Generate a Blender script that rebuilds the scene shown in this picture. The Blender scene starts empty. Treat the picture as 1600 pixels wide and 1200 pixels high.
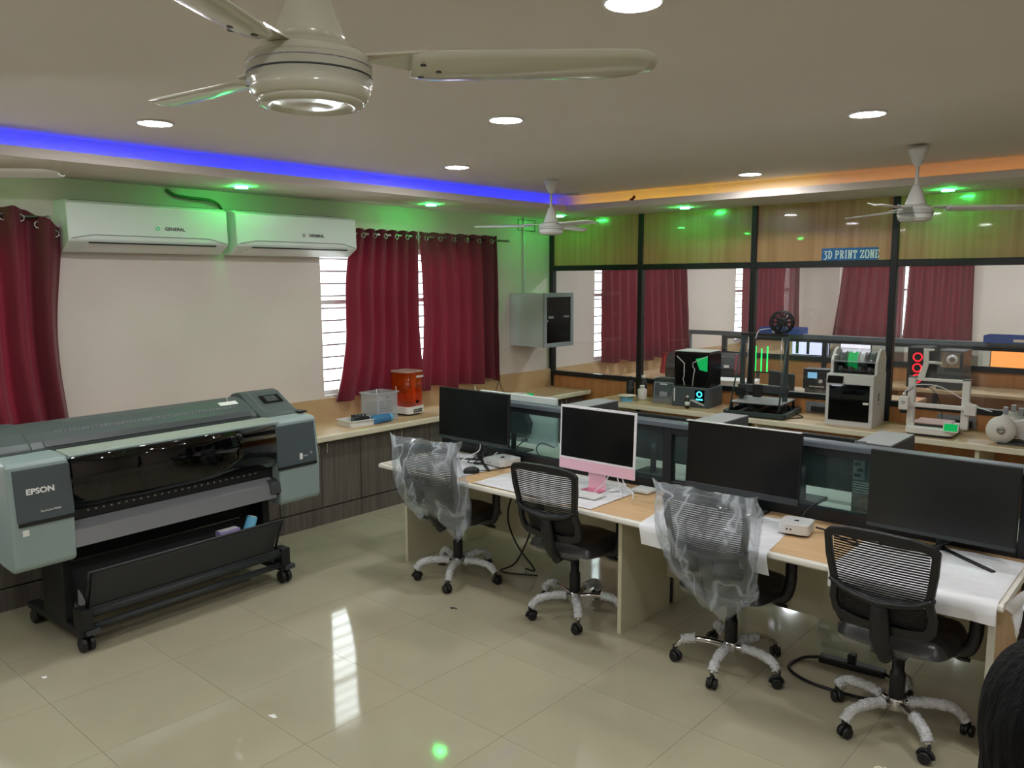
import bpy, bmesh, math, random
from mathutils import Vector, Matrix, noise

# ---------------------------------------------------------------- camera, world, exposure
scene = bpy.context.scene
COL = scene.collection
PI = math.pi
YAW, PITCH, ROLL, FPX = 0.72338, 0.12803, -0.00392, 1259.0

def make_camera():
    f = Vector((-math.sin(YAW) * math.cos(PITCH), math.cos(YAW) * math.cos(PITCH), -math.sin(PITCH)))
    r = f.cross(Vector((0, 0, 1))).normalized()
    u = r.cross(f)
    r2 = r * math.cos(ROLL) + u * math.sin(ROLL)
    u2 = -r * math.sin(ROLL) + u * math.cos(ROLL)
    m = Matrix((r2, u2, -f)).transposed().to_4x4()
    m.translation = (0, 0, 2.0)
    cd = bpy.data.cameras.new('camera')
    cd.sensor_width = 36.0
    cd.lens = FPX / 1600.0 * 36.0
    cd.clip_start = 0.05
    co = bpy.data.objects.new('camera', cd)
    co.matrix_world = m
    COL.objects.link(co)
    scene.camera = co

make_camera()
SKY = 3.1            # overcast daylight outside the windows
DOWN = 66.0          # white ceiling downlights
GREEN = 75.0         # green accent lamps
LED_B, LED_Y = 5.0, 1.1
EXPOSURE = 1.55
world = bpy.data.worlds.new('overcast_sky')
scene.world = world
world.use_nodes = True
wb = world.node_tree.nodes['Background']
wb.inputs[0].default_value = (0.93, 0.96, 1.0, 1)
wb.inputs[1].default_value = SKY
vs = scene.view_settings
vs.view_transform = 'Standard'
vs.look = 'None'
vs.gamma = 1.0
vs.use_curve_mapping = False
vs.exposure = EXPOSURE

# ---------------------------------------------------------------- colour and material helpers
def lin(c):
    out = []
    for v in c[:3]:
        v /= 255.0
        out.append(v / 12.92 if v <= 0.04045 else ((v + 0.055) / 1.055) ** 2.4)
    return (*out, 1.0)

M = {}

def pm(name, c, rough=0.5, metal=0.0, spec=0.5, bump=0.0, bscale=60.0, var=0.0, vscale=4.0, stretch=None, coat=0.0, c2=None, sheen=0.0):
    m = bpy.data.materials.new(name)
    m.use_nodes = True
    nt = m.node_tree
    b = nt.nodes['Principled BSDF']
    b.inputs['Base Color'].default_value = lin(c)
    b.inputs['Roughness'].default_value = rough
    b.inputs['Metallic'].default_value = metal
    b.inputs['Specular IOR Level'].default_value = spec
    b.inputs['Coat Weight'].default_value = coat
    b.inputs['Sheen Weight'].default_value = sheen
    if var or c2 or bump:
        tc = nt.nodes.new('ShaderNodeTexCoord')
        mp = nt.nodes.new('ShaderNodeMapping')
        if stretch:
            mp.inputs['Scale'].default_value = stretch
        nt.links.new(tc.outputs['Object'], mp.inputs['Vector'])
    if var or c2:
        n = nt.nodes.new('ShaderNodeTexNoise')
        n.inputs['Scale'].default_value = vscale
        n.inputs['Detail'].default_value = 4
        nt.links.new(mp.outputs[0], n.inputs['Vector'])
        rp = nt.nodes.new('ShaderNodeValToRGB')
        rp.color_ramp.elements[0].position = 0.32
        rp.color_ramp.elements[1].position = 0.68
        if c2 is None:
            c2 = tuple(max(0, v * (1 - var)) for v in c)
        rp.color_ramp.elements[0].color = lin(c2)
        rp.color_ramp.elements[1].color = lin(c)
        nt.links.new(n.outputs['Fac'], rp.inputs[0])
        nt.links.new(rp.outputs[0], b.inputs['Base Color'])
    if bump:
        n2 = nt.nodes.new('ShaderNodeTexNoise')
        n2.inputs['Scale'].default_value = bscale
        n2.inputs['Detail'].default_value = 3
        nt.links.new(mp.outputs[0], n2.inputs['Vector'])
        bp = nt.nodes.new('ShaderNodeBump')
        bp.inputs['Strength'].default_value = bump
        bp.inputs['Distance'].default_value = 0.01
        nt.links.new(n2.outputs['Fac'], bp.inputs['Height'])
        nt.links.new(bp.outputs[0], b.inputs['Normal'])
    M[name] = m
    return m

def em(name, c, s, linear=False):
    m = bpy.data.materials.new(name)
    m.use_nodes = True
    nt = m.node_tree
    nt.nodes.clear()
    e = nt.nodes.new('ShaderNodeEmission')
    o = nt.nodes.new('ShaderNodeOutputMaterial')
    e.inputs[0].default_value = (*c, 1) if linear else lin(c)
    e.inputs[1].default_value = s
    nt.links.new(e.outputs[0], o.inputs[0])
    M[name] = m
    return m

def film(name, tint, diff, haze, gloss_rough=0.05, ior=1.45, bump=0.0, bscale=20.0, streak=0.0):
    """thin clear sheet: transparent + a little milky diffuse + fresnel gloss"""
    m = bpy.data.materials.new(name)
    m.use_nodes = True
    nt = m.node_tree
    nt.nodes.clear()
    o = nt.nodes.new('ShaderNodeOutputMaterial')
    t = nt.nodes.new('ShaderNodeBsdfTransparent')
    t.inputs[0].default_value = lin(tint)
    d = nt.nodes.new('ShaderNodeBsdfDiffuse')
    d.inputs[0].default_value = lin(diff)
    g = nt.nodes.new('ShaderNodeBsdfGlossy')
    g.inputs['Roughness'].default_value = gloss_rough
    f = nt.nodes.new('ShaderNodeFresnel')
    ge = nt.nodes.new('ShaderNodeNewGeometry')       # same reflectance on both faces of a thin sheet
    mr = nt.nodes.new('ShaderNodeMapRange')
    mr.inputs['To Min'].default_value = ior
    mr.inputs['To Max'].default_value = 1.0 / ior
    nt.links.new(ge.outputs['Backfacing'], mr.inputs['Value'])
    nt.links.new(mr.outputs[0], f.inputs[0])
    a = nt.nodes.new('ShaderNodeMixShader')
    a.inputs[0].default_value = haze
    b = nt.nodes.new('ShaderNodeMixShader')
    nt.links.new(t.outputs[0], a.inputs[1])
    nt.links.new(d.outputs[0], a.inputs[2])
    nt.links.new(f.outputs[0], b.inputs[0])
    nt.links.new(a.outputs[0], b.inputs[1])
    nt.links.new(g.outputs[0], b.inputs[2])
    nt.links.new(b.outputs[0], o.inputs[0])
    if streak:                                       # milky creases, with bright highlights put into the haze
        t3 = nt.nodes.new('ShaderNodeTexCoord')
        m3 = nt.nodes.new('ShaderNodeMapping')
        m3.inputs['Scale'].default_value = (1, 1, 0.28)
        m3.inputs['Rotation'].default_value = (0.2, 0.35, 0)
        n3 = nt.nodes.new('ShaderNodeTexNoise')
        n3.inputs['Scale'].default_value = 6
        n3.inputs['Detail'].default_value = 2
        n3.inputs['Distortion'].default_value = 0.5
        r3 = nt.nodes.new('ShaderNodeValToRGB')
        for k, (q, v) in enumerate(((0.40, haze), (0.47, haze * 1.3), (0.505, streak), (0.535, haze * 1.3), (0.62, haze * .6))):
            el = r3.color_ramp.elements[k] if k < 2 else r3.color_ramp.elements.new(q)
            el.position = q
            el.color = (v, v, v, 1)
        nt.links.new(t3.outputs['Object'], m3.inputs[0])
        nt.links.new(m3.outputs[0], n3.inputs['Vector'])
        nt.links.new(n3.outputs['Fac'], r3.inputs[0])
        nt.links.new(r3.outputs[0], a.inputs[0])
    if bump:
        tc = nt.nodes.new('ShaderNodeTexCoord')
        n2 = nt.nodes.new('ShaderNodeTexNoise')
        n2.inputs['Scale'].default_value = bscale
        n2.inputs['Detail'].default_value = 3
        nt.links.new(tc.outputs['Object'], n2.inputs['Vector'])
        bp = nt.nodes.new('ShaderNodeBump')
        bp.inputs['Strength'].default_value = bump
        bp.inputs['Distance'].default_value = 0.02
        nt.links.new(n2.outputs['Fac'], bp.inputs['Height'])
        nt.links.new(bp.outputs[0], g.inputs['Normal'])
        nt.links.new(bp.outputs[0], d.inputs['Normal'])
        nt.links.new(bp.outputs[0], f.inputs['Normal'])
    M[name] = m
    return m

def cloth(name, c, trans, tcol):
    m = bpy.data.materials.new(name)
    m.use_nodes = True
    nt = m.node_tree
    b = nt.nodes['Principled BSDF']
    b.inputs['Base Color'].default_value = lin(c)
    b.inputs['Roughness'].default_value = 0.55
    b.inputs['Specular IOR Level'].default_value = 0.35
    b.inputs['Sheen Weight'].default_value = 0.15
    t = nt.nodes.new('ShaderNodeBsdfTranslucent')
    t.inputs[0].default_value = lin(tcol)
    mx = nt.nodes.new('ShaderNodeMixShader')
    mx.inputs[0].default_value = trans
    o = nt.nodes['Material Output']
    nt.links.new(b.outputs[0], mx.inputs[1])
    nt.links.new(t.outputs[0], mx.inputs[2])
    nt.links.new(mx.outputs[0], o.inputs[0])
    M[name] = m
    return m

pm('wall_paint', (224, 213, 205), 0.6, var=0.03, vscale=1.5)
pm('ceiling_paint', (224, 214, 205), 0.7, var=0.03, vscale=0.8)
pm('floor_tile', (176, 170, 144), 0.06, spec=0.5, var=0.05, vscale=1.6, stretch=(1, 1, 1), bump=0.004, bscale=3)
pm('grout', (124, 117, 98), 0.8)
pm('maroon_dark', (92, 20, 36), 0.6)
cloth('curtain', (88, 21, 36), 0.05, (190, 45, 70))
pm('steel', (190, 190, 190), 0.25, 1.0)
pm('chrome', (225, 225, 228), 0.08, 1.0)
pm('white_plastic', (226, 228, 226), 0.3)
pm('white_gloss', (228, 230, 220), 0.15, coat=0.4)
pm('fan_ivory', (206, 205, 186), 0.22, coat=0.4)
pm('fan_white', (220, 220, 214), 0.3)
pm('ac_white', (222, 230, 226), 0.3)
pm('ac_grey', (150, 152, 155), 0.4)
pm('black_slot', (14, 15, 17), 0.5)
pm('laminate', (200, 156, 114), 0.2, c2=(180, 134, 92), vscale=3.2, stretch=(7, 7, 0.25), coat=0.4)
pm('laminate_low', (204, 146, 92), 0.35, c2=(186, 126, 76), vscale=3.2, stretch=(6, 6, 0.3))
pm('mullion', (24, 28, 30), 0.35)
pm('counter_wood', (202, 172, 132), 0.35, c2=(186, 154, 114), vscale=4, stretch=(6, 0.5, 1))
pm('counter_wood_x', (202, 176, 138), 0.35, c2=(188, 158, 118), vscale=4, stretch=(0.5, 6, 1))
pm('cream_edge', (226, 218, 192), 0.4)
pm('cabinet_grey', (108, 103, 96), 0.45, c2=(84, 79, 74), vscale=4, stretch=(9, 9, 0.5))
pm('cabinet_gap', (190, 184, 172), 0.6)
pm('desk_cream', (216, 212, 184), 0.45)
pm('desk_wood', (212, 178, 136), 0.4, c2=(200, 164, 120), vscale=4, stretch=(0.6, 6, 1))
pm('desk_white', (226, 224, 212), 0.35)
pm('screen_black', (9, 10, 12), 0.22)
pm('screen_matte', (24, 28, 27), 0.33)
pm('screen_frame', (26, 29, 34), 0.42)
pm('cap_grey', (92, 100, 108), 0.4)
pm('black_plastic', (20, 21, 23), 0.45)
pm('black_soft', (24, 24, 25), 0.7)
pm('black_gloss', (8, 8, 10), 0.12)
pm('charcoal', (46, 52, 54), 0.5)
pm('dark_grey', (62, 66, 68), 0.5)
pm('plotter_light', (146, 164, 162), 0.42)
pm('plotter_deck', (160, 172, 158), 0.35)
pm('plotter_panel', (74, 84, 88), 0.42)
pm('plotter_dome', (78, 88, 86), 0.45)
pm('plotter_dark', (22, 24, 25), 0.5)
pm('plotter_metal', (146, 148, 152), 0.4, 0.5)
pm('basket_cloth', (50, 52, 52), 0.8)
film('smoked_window', (128, 130, 136), (10, 10, 12), 0.10, 0.03, 1.6)
film('glass', (246, 250, 248), (200, 220, 216), 0.02, 0.01, 1.5)
film('glass_partition', (240, 244, 244), (210, 210, 210), 0.03, 0.01, 1.5)
film('glass_tint', (224, 240, 238), (150, 180, 180), 0.04, 0.02, 1.5)
film('orange_acrylic', (255, 120, 12), (240, 110, 10), 0.16, 0.05, 1.5)
film('clear_plastic', (244, 246, 248), (235, 238, 242), 0.22, 0.15, 1.45)
film('bag_film', (246, 248, 250), (222, 232, 240), 0.15, 0.12, 1.42, bump=0.4, bscale=12, streak=0.5)
film('wrap_film', (235, 238, 240), (232, 234, 234), 0.78, 0.16, 1.5, bump=0.9, bscale=60)
film('sheet_film', (245, 246, 248), (242, 243, 246), 0.92, 0.25, 1.4, bump=0.5, bscale=9)
film('dome_clear', (244, 246, 246), (235, 238, 242), 0.06, 0.06, 1.45)
film('blue_clear', (110, 180, 225), (90, 160, 210), 0.55, 0.1, 1.45)
film('grey_glass', (170, 172, 176), (30, 32, 36), 0.10, 0.03, 1.5)
film('vinyl_film', (250, 250, 250), (200, 204, 206), 0.10, 0.12, 1.5, bump=0.8, bscale=30)
pm('seat_vinyl', (44, 43, 43), 0.32, bump=0.35, bscale=9)
pm('imac_pink', (236, 190, 206), 0.35)
pm('imac_foot', (222, 130, 160), 0.3, 0.3)
pm('imac_bezel', (238, 236, 240), 0.3)
pm('silver', (214, 214, 212), 0.35, 0.2)
pm('paper_white', (236, 236, 232), 0.7)
pm('lilac', (178, 164, 214), 0.6)
pm('sky_blue', (110, 190, 226), 0.5)
pm('spool_blue', (120, 190, 222), 0.45)
pm('sign_blue', (18, 104, 168), 0.4)
pm('sign_letter', (214, 236, 232), 0.5)
pm('bin_blue', (30, 70, 150), 0.5)
pm('red_cloth', (178, 40, 44), 0.7)
pm('dark_red', (110, 24, 30), 0.6)
pm('cable_black', (18, 18, 19), 0.5)
pm('cable_white', (228, 228, 230), 0.45)
pm('cable_green', (60, 110, 60), 0.6)
pm('printer_grey', (206, 206, 202), 0.4)
pm('printer_white', (230, 228, 222), 0.4)
pm('alu_green', (70, 84, 84), 0.4, 0.5)
pm('bed_grey', (150, 152, 150), 0.5)
pm('pink_plate', (186, 150, 142), 0.5)
pm('bottle_white', (226, 222, 214), 0.4)
pm('amber_glass', (34, 26, 18), 0.15)
pm('grey_metal_box', (196, 202, 204), 0.4)
pm('rack_frame', (150, 158, 164), 0.4)
pm('tower_top', (150, 152, 152), 0.5)
pm('bar_dark', (96, 70, 74), 0.7)
pm('led_off', (150, 148, 142), 0.5)
pm('hair', (9, 9, 10), 0.7, spec=0.2, bump=0.9, bscale=160, stretch=(1, 1, 0.12))
pm('skin', (150, 104, 78), 0.55)
pm('dark_shirt', (30, 32, 40), 0.8)
pm('dark_trousers', (36, 36, 40), 0.85)
pm('shoe', (20, 20, 20), 0.5)
pm('pcb', (120, 116, 108), 0.6, var=0.5, vscale=30)
pm('moth', (110, 40, 24), 0.8)
em('downlight_on', (0.98, 0.98, 1.0), DOWN, True)
em('green_on', (0.03, 1.0, 0.14), GREEN, True)
em('green_soft', (0.03, 1.0, 0.14), GREEN * 0.12, True)
em('led_blue', (0.004, 0.018, 1.0), LED_B, True)
em('led_yellow', (1.0, 0.60, 0.05), LED_Y * 1.4, True)
em('led_orange', (1.0, 0.42, 0.09), LED_Y * 0.9, True)
em('chamber_on', (235, 240, 255), 1.2)
em('screen_lit', (205, 200, 240), 0.8)
em('screen_doc', (225, 210, 225), 0.8)
em('screen_sunset', (250, 150, 80), 0.75)
em('cyan_display', (60, 210, 230), 0.9)
em('lcd_pale', (120, 170, 200), 0.5)
em('red_ring_on', (255, 20, 30), 2.0)
em('green_glow', (20, 140, 70), 0.5)
em('green_tube', (10, 255, 90), 1.2)

# ---------------------------------------------------------------- geometry helpers
class MB:
    def __init__(s):
        s.v, s.f, s.sm = [], [], []
    def add(s, vs, fs, smooth=False):
        o = len(s.v)
        s.v += [tuple(p) for p in vs]
        s.f += [tuple(i + o for i in f) for f in fs]
        s.sm += [smooth] * len(fs)
        return s
    def box(s, x0, x1, y0, y1, z0, z1, mat=None):
        vs = [(x, y, z) for x in (x0, x1) for y in (y0, y1) for z in (z0, z1)]
        if mat is not None:
            vs = [mat @ Vector(p) for p in vs]
        return s.add(vs, [(0, 1, 3, 2), (4, 6, 7, 5), (0, 4, 5, 1), (2, 3, 7, 6), (0, 2, 6, 4), (1, 5, 7, 3)])
    def cbox(s, c, d, rz=0.0, rx=0.0, ry=0.0):
        m = Matrix.Translation(c) @ Matrix.Rotation(rz, 4, 'Z') @ Matrix.Rotation(ry, 4, 'Y') @ Matrix.Rotation(rx, 4, 'X')
        return s.box(-d[0] / 2, d[0] / 2, -d[1] / 2, d[1] / 2, -d[2] / 2, d[2] / 2, m)
    def tube(s, pts, r, n=8, cap=True, smooth=True, flat=1.0):
        pts = [Vector(p) for p in pts]
        k = len(pts)
        rs = r if isinstance(r, (list, tuple)) else [r] * k
        vs = []
        prev = None
        for i, p in enumerate(pts):
            t = (pts[min(i + 1, k - 1)] - pts[max(i - 1, 0)]).normalized()
            if prev is None:
                a = t.cross(Vector((0, 0, 1)))
                if a.length < 1e-3:
                    a = t.cross(Vector((0, 1, 0)))
            else:
                a = prev - t * prev.dot(t)
                if a.length < 1e-5:
                    a = t.cross(Vector((0, 0, 1)))
            a.normalize()
            prev = a
            b = t.cross(a)
            for j in range(n):
                q = 2 * PI * j / n
                vs.append(p + a * (rs[i] * math.cos(q)) + b * (rs[i] * math.sin(q) * flat))
        fs = [(i * n + j, i * n + (j + 1) % n, (i + 1) * n + (j + 1) % n, (i + 1) * n + j) for i in range(k - 1) for j in range(n)]
        s.add(vs, fs, smooth)
        if cap:
            o = len(s.v) - len(vs)
            s.f += [tuple(o + j for j in range(n))[::-1], tuple(o + (k - 1) * n + j for j in range(n))]
            s.sm += [False, False]
        return s
    def cyl(s, p0, p1, r, n=16, r2=None):
        return s.tube([p0, p1], [r, r if r2 is None else r2], n)
    def lathe(s, prof, c=(0, 0, 0), n=24, axis='Z', smooth=True):
        vs = []
        for r, h in prof:
            for j in range(n):
                q = 2 * PI * j / n
                a, b = r * math.cos(q), r * math.sin(q)
                p = (a, b, h) if axis == 'Z' else ((h, a, b) if axis == 'X' else (a, h, b))
                vs.append((c[0] + p[0], c[1] + p[1], c[2] + p[2]))
        k = len(prof)
        fs = [(i * n + j, i * n + (j + 1) % n, (i + 1) * n + (j + 1) % n, (i + 1) * n + j) for i in range(k - 1) for j in range(n)]
        if axis == 'Y':
            fs = [f[::-1] for f in fs]
        s.add(vs, fs, smooth)
        o = len(s.v) - len(vs)
        if prof[0] == prof[-1]:
            return s
        lo = tuple(o + j for j in range(n))
        hi = tuple(o + (k - 1) * n + j for j in range(n))
        s.f += [lo[::-1], hi] if axis != 'Y' else [lo, hi[::-1]]
        s.sm += [False, False]
        return s
    def prism(s, poly, axis, a0, a1, smooth=False):
        """poly in the two other axes (x: (y,z), y: (x,z), z: (x,y)), swept along axis"""
        def P(q, a):
            return {'x': (a, q[0], q[1]), 'y': (q[0], a, q[1]), 'z': (q[0], q[1], a)}[axis]
        n = len(poly)
        vs = [P(q, a0) for q in poly] + [P(q, a1) for q in poly]
        s.add(vs, [(i, (i + 1) % n, n + (i + 1) % n, n + i) for i in range(n)], smooth)
        o = len(s.v) - 2 * n
        s.f += [tuple(o + i for i in range(n))[::-1], tuple(o + n + i for i in range(n))]
        s.sm += [False, False]
        return s
    def grid(s, fn, nu, nv, smooth=True):
        vs = [fn(i / nu, j / nv) for i in range(nu + 1) for j in range(nv + 1)]
        w = nv + 1
        return s.add(vs, [(i * w + j, (i + 1) * w + j, (i + 1) * w + j + 1, i * w + j + 1) for i in range(nu) for j in range(nv)], smooth)
    def ring(s, outer, inner, ofn, t, smooth=False):
        """flat frame between two loops of (x,z); ofn(x,z) gives y; t = thickness"""
        n = len(outer)
        def lay(l, d):
            return [(x, ofn(x, z) + d, z) for x, z in l]
        vs = lay(outer, -t / 2) + lay(inner, -t / 2) + lay(outer, t / 2) + lay(inner, t / 2)
        fs = []
        for i in range(n):
            j = (i + 1) % n
            fs += [(i, j, n + j, n + i), (2 * n + i, 3 * n + i, 3 * n + j, 2 * n + j), (i, 2 * n + i, 2 * n + j, j), (n + i, n + j, 3 * n + j, 3 * n + i)]
        return s.add(vs, fs, smooth)
    def build(s, name, mat, parent=None, bevel=0.0, seg=2, solid=0.0, sub=0, mats=None):
        me = bpy.data.meshes.new(name)
        me.from_pydata(s.v, [], s.f)
        me.polygons.foreach_set('use_smooth', s.sm)
        bm = bmesh.new()
        bm.from_mesh(me)
        bmesh.ops.recalc_face_normals(bm, faces=bm.faces)
        bm.to_mesh(me)
        bm.free()
        me.materials.append(M[mat])
        o = bpy.data.objects.new(name, me)
        COL.objects.link(o)
        if parent is not None:
            o.parent = parent
        if solid:
            md = o.modifiers.new('solid', 'SOLIDIFY')
            md.thickness = solid
            md.offset = 0
        if bevel:
            md = o.modifiers.new('bevel', 'BEVEL')
            md.width = bevel
            md.segments = seg
            md.limit_method = 'ANGLE'
            md.angle_limit = math.radians(35)
            md.harden_normals = False
        if sub:
            md = o.modifiers.new('sub', 'SUBSURF')
            md.levels = sub
            md.render_levels = sub
        return o

def tag(o, label, cat, group=None, kind=None):
    if label:
        o['label'] = label
    if cat:
        o['category'] = cat
    if group:
        o['group'] = group
    if kind:
        o['kind'] = kind
    return o

def empty(name, loc=(0, 0, 0), rz=0.0, label=None, cat=None, group=None, kind=None):
    o = bpy.data.objects.new(name, None)
    o.empty_display_size = 0.1
    o.location = loc
    o.rotation_euler = (0, 0, rz)
    COL.objects.link(o)
    return tag(o, label, cat, group, kind)

def copy_tree(o, parent=None):
    c = o.copy()
    COL.objects.link(c)
    c.parent = parent
    for ch in list(o.children):
        copy_tree(ch, c)
    return c

def text(name, body, size, mat, parent, mtx, extrude=0.0006, offset=0.0, sx=1.0, align='CENTER'):
    cu = bpy.data.curves.new(name, 'FONT')
    cu.body = body
    cu.size = size
    cu.extrude = extrude
    cu.offset = offset
    cu.align_x = align
    cu.align_y = 'CENTER'
    cu.resolution_u = 3
    tmp = bpy.data.objects.new(name, cu)
    COL.objects.link(tmp)
    dg = bpy.context.evaluated_depsgraph_get()
    me = bpy.data.meshes.new_from_object(tmp.evaluated_get(dg))
    bpy.data.objects.remove(tmp)
    me.transform(mtx @ Matrix.Diagonal((sx, 1, 1, 1)))
    me.materials.clear()
    me.materials.append(M[mat])
    o = bpy.data.objects.new(name, me)
    COL.objects.link(o)
    o.parent = parent
    return o

def face_mtx(loc, right, up):
    r, u = Vector(right).normalized(), Vector(up).normalized()
    m = Matrix((r, u, r.cross(u))).transposed().to_4x4()
    m.translation = loc
    return m

def bez(pts, n=8):
    """Catmull-Rom through points"""
    P = [Vector(p) for p in pts]
    P = [P[0] * 2 - P[1]] + P + [P[-1] * 2 - P[-2]]
    out = []
    for i in range(1, len(P) - 2):
        for k in range(n):
            t = k / n
            a, b, c, d = P[i - 1], P[i], P[i + 1], P[i + 2]
            out.append(0.5 * ((2 * b) + (c - a) * t + (2 * a - 5 * b + 4 * c - d) * t * t + (3 * b - a - 3 * c + d) * t ** 3))
    out.append(P[-2])
    return out

def rrect(x0, x1, z0, z1, r, n=4):
    out = []
    for cx, cz, a0 in ((x1 - r, z1 - r, 0), (x0 + r, z1 - r, 90), (x0 + r, z0 + r, 180), (x1 - r, z0 + r, 270)):
        for k in range(n + 1):
            a = math.radians(a0 + 90 * k / n)
            out.append((cx + r * math.cos(a), cz + r * math.sin(a)))
    return out

# ---------------------------------------------------------------- room shell
XL, YP, XR, YB, YF = -6.0, 7.5, 3.0, -2.5, 15.16
ZS, ZC = 2.70, 2.85            # soffit underside, main ceiling
XF, YFA = -5.15, 6.68          # cove fascia lines

fl = MB().box(XL - .25, XR + .1, YB - .1, YF + .2, -0.12, -0.006).build('floor', 'grout')
tag(fl, 'polished beige floor of large square tiles', None, kind='structure')
tile_me = None
T = 0.605
kx0, kx1 = -5, 9
for i in range(-5, 10):
    for j in range(-7, 10):
        x0, y0 = -2.85 + T * i, 1.858 + T * j
        if x0 + T < XL + .5 or x0 > XR or y0 > YP or y0 + T < YB:
            continue
        if tile_me is None:
            o = MB().box(0.0008, T - 0.0008, 0.0008, T - 0.0008, -0.006, 0).build('floor_tile', 'floor_tile', fl)
            tile_me = o.data
        else:
            o = bpy.data.objects.new('floor_tile', tile_me)
            COL.objects.link(o)
            o.parent = fl
        o.location = (x0, y0, 0)
bf = MB().box(XL, XR, YP, YF, -0.006, 0).build('floor_far', 'floor_tile', fl)
bf['label'] = 'floor of the room behind the glass'

def wall_with_holes(name, holes, lo, hi, plane, thick, axis, mat, zmax, label):
    """holes = [(a0,a1,z0,z1)] sorted along the wall"""
    mb = MB()
    def bx(a0, a1, z0, z1):
        if a1 - a0 < 1e-4 or z1 - z0 < 1e-4:
            return
        if axis == 'y':
            mb.box(plane - thick, plane, a0, a1, z0, z1)
        else:
            mb.box(a0, a1, plane, plane + thick, z0, z1)
    a = lo
    for h0, h1, z0, z1 in holes:
        bx(a, h0, 0, zmax)
        bx(h0, h1, 0, z0)
        bx(h0, h1, z1, zmax)
        a = h1
    bx(a, hi, 0, zmax)
    return tag(mb.build(name, mat), label, None, kind='structure')

WINS_L = [(0.35, 1.92, 0.97, 2.30), (4.25, 6.25, 0.97, 2.30), (8.38, 10.55, 0.97, 2.30), (12.30, 14.45, 0.97, 2.30)]
WINS_F = [(-5.35, -3.2, 0.97, 2.30)]
wall_with_holes('wall_left', WINS_L, YB, YF + .2, XL, 0.2, 'y', 'wall_paint', 3.0, 'cream painted wall with the air conditioners and curtained windows')
wall_with_holes('wall_far', WINS_F, XL, XR, YF, 0.2, 'x', 'wall_paint', 3.0, 'pink-white wall at the far end of the room behind the glass')
tag(MB().box(XR, XR + .1, YB, YF + .2, 0, 3.0).build('wall_right', 'wall_paint'), 'plain cream wall on the right side', None, kind='structure')
tag(MB().box(XL - .2, XR + .1, YB - .1, YB, 0, 3.0).build('wall_back', 'wall_paint'), 'plain cream wall behind the camera', None, kind='structure')

ce = MB().box(XF - .12, XR, YB, YFA + .12, ZC, ZC + .12).build('ceiling', 'ceiling_paint')
tag(ce, 'off-white plasterboard ceiling with recessed lamps', None, kind='structure')
so = MB()
so.box(XL, XF, YB, YP, ZS, ZS + .02).box(XF, XR, YFA, YP, ZS, ZS + .02)
so.box(XL, XF - .12, YB, YP, ZS + .02, ZC + .12).box(XF - .12, XR, YFA + .12, YP, ZS + .02, ZC + .12)
o = so.build('soffit', 'ceiling_paint', ce)
o['label'] = 'dropped border of the ceiling above the walls'
o = MB().box(XF - .018, XF, YB, YFA + .018, ZS + .02, ZS + .058).box(XF, XR, YFA, YFA + .018, ZS + .02, ZS + .058).build('cove_lip', 'ceiling_paint', ce)
tag(MB().box(XL, XR, YP + .05, YF, 2.9, 3.0).build('ceiling_far', 'ceiling_paint'), 'white ceiling of the room behind the glass', None, kind='structure')

# LED strips lying in the cove pocket
tag(MB().box(XF - .022, XF - .018, YB + .1, YFA - .0, ZS + .024, ZS + .050).build('led_strip', 'led_blue'), 'glowing blue light strip in the ceiling cove along the air conditioner wall', 'led strip', 'cove light strips')
tag(MB().box(XF + .02, -2.6, YFA + .018, YFA + .022, ZS + .024, ZS + .050).build('led_strip', 'led_yellow'), 'glowing yellow light strip in the ceiling cove near the wooden partition corner', 'led strip', 'cove light strips')
tag(MB().box(-2.6, XR - .1, YFA + .018, YFA + .022, ZS + .024, ZS + .050).build('led_strip', 'led_orange'), 'glowing orange light strip in the ceiling cove at the right', 'led strip', 'cove light strips')

# ---- windows: frame, horizontal security bars, panes
def window(n, axis, plane, a0, a1, z0, z1, label, outward):
    e = empty('window_%d' % n, kind='structure', label=label)
    def bx(mb, p0, p1, q0, q1, r0, r1):   # depth, along, height
        if axis == 'y':
            mb.box(plane + p0, plane + p1, q0, q1, r0, r1)
        else:
            mb.box(q0, q1, plane - p1, plane - p0, r0, r1)
        return mb
    d0, d1 = outward
    fr = MB()
    w = .045
    for q0, q1, r0, r1 in ((a0, a1, z0, z0 + w), (a0, a1, z1 - w, z1), (a0, a0 + w, z0 + w, z1 - w), (a1 - w, a1, z0 + w, z1 - w)):
        bx(fr, d0, d1, q0, q1, r0, r1)
    mid = (a0 + a1) / 2
    bx(fr, d0, d1, mid - .025, mid + .025, z0 + w, z1 - w)
    bx(fr, d0, d1, a0 + w, mid - .025, z0 + .82, z0 + .86)
    bx(fr, d0, d1, mid + .025, a1 - w, z0 + .82, z0 + .86)
    fr.build('window_frame', 'white_plastic', e)
    for q0, q1 in ((a0 + w, mid - .025), (mid + .025, a1 - w)):
        g = MB()
        bx(g, d0 + .01, d0 + .014, q0, q1, z0 + w, z1 - w)
        g.build('pane', 'glass', e)
    k = 0
    z = z0 + .11
    while z < z1 - .05:
        b = MB()
        if axis == 'y':
            b.cyl((plane - .165, a0, z), (plane - .165, a1, z), .009, 6)
        else:
            b.cyl((a0, plane + .165, z), (a1, plane + .165, z), .008, 6)
        b.build('security_bar', 'bar_dark', e)
        z += .112
    sl = MB()
    bx(sl, -.2, .0, a0, a1, z0 - .001, z0 + .006)
    sl.build('window_sill', 'white_plastic', e)
    return e

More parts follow.
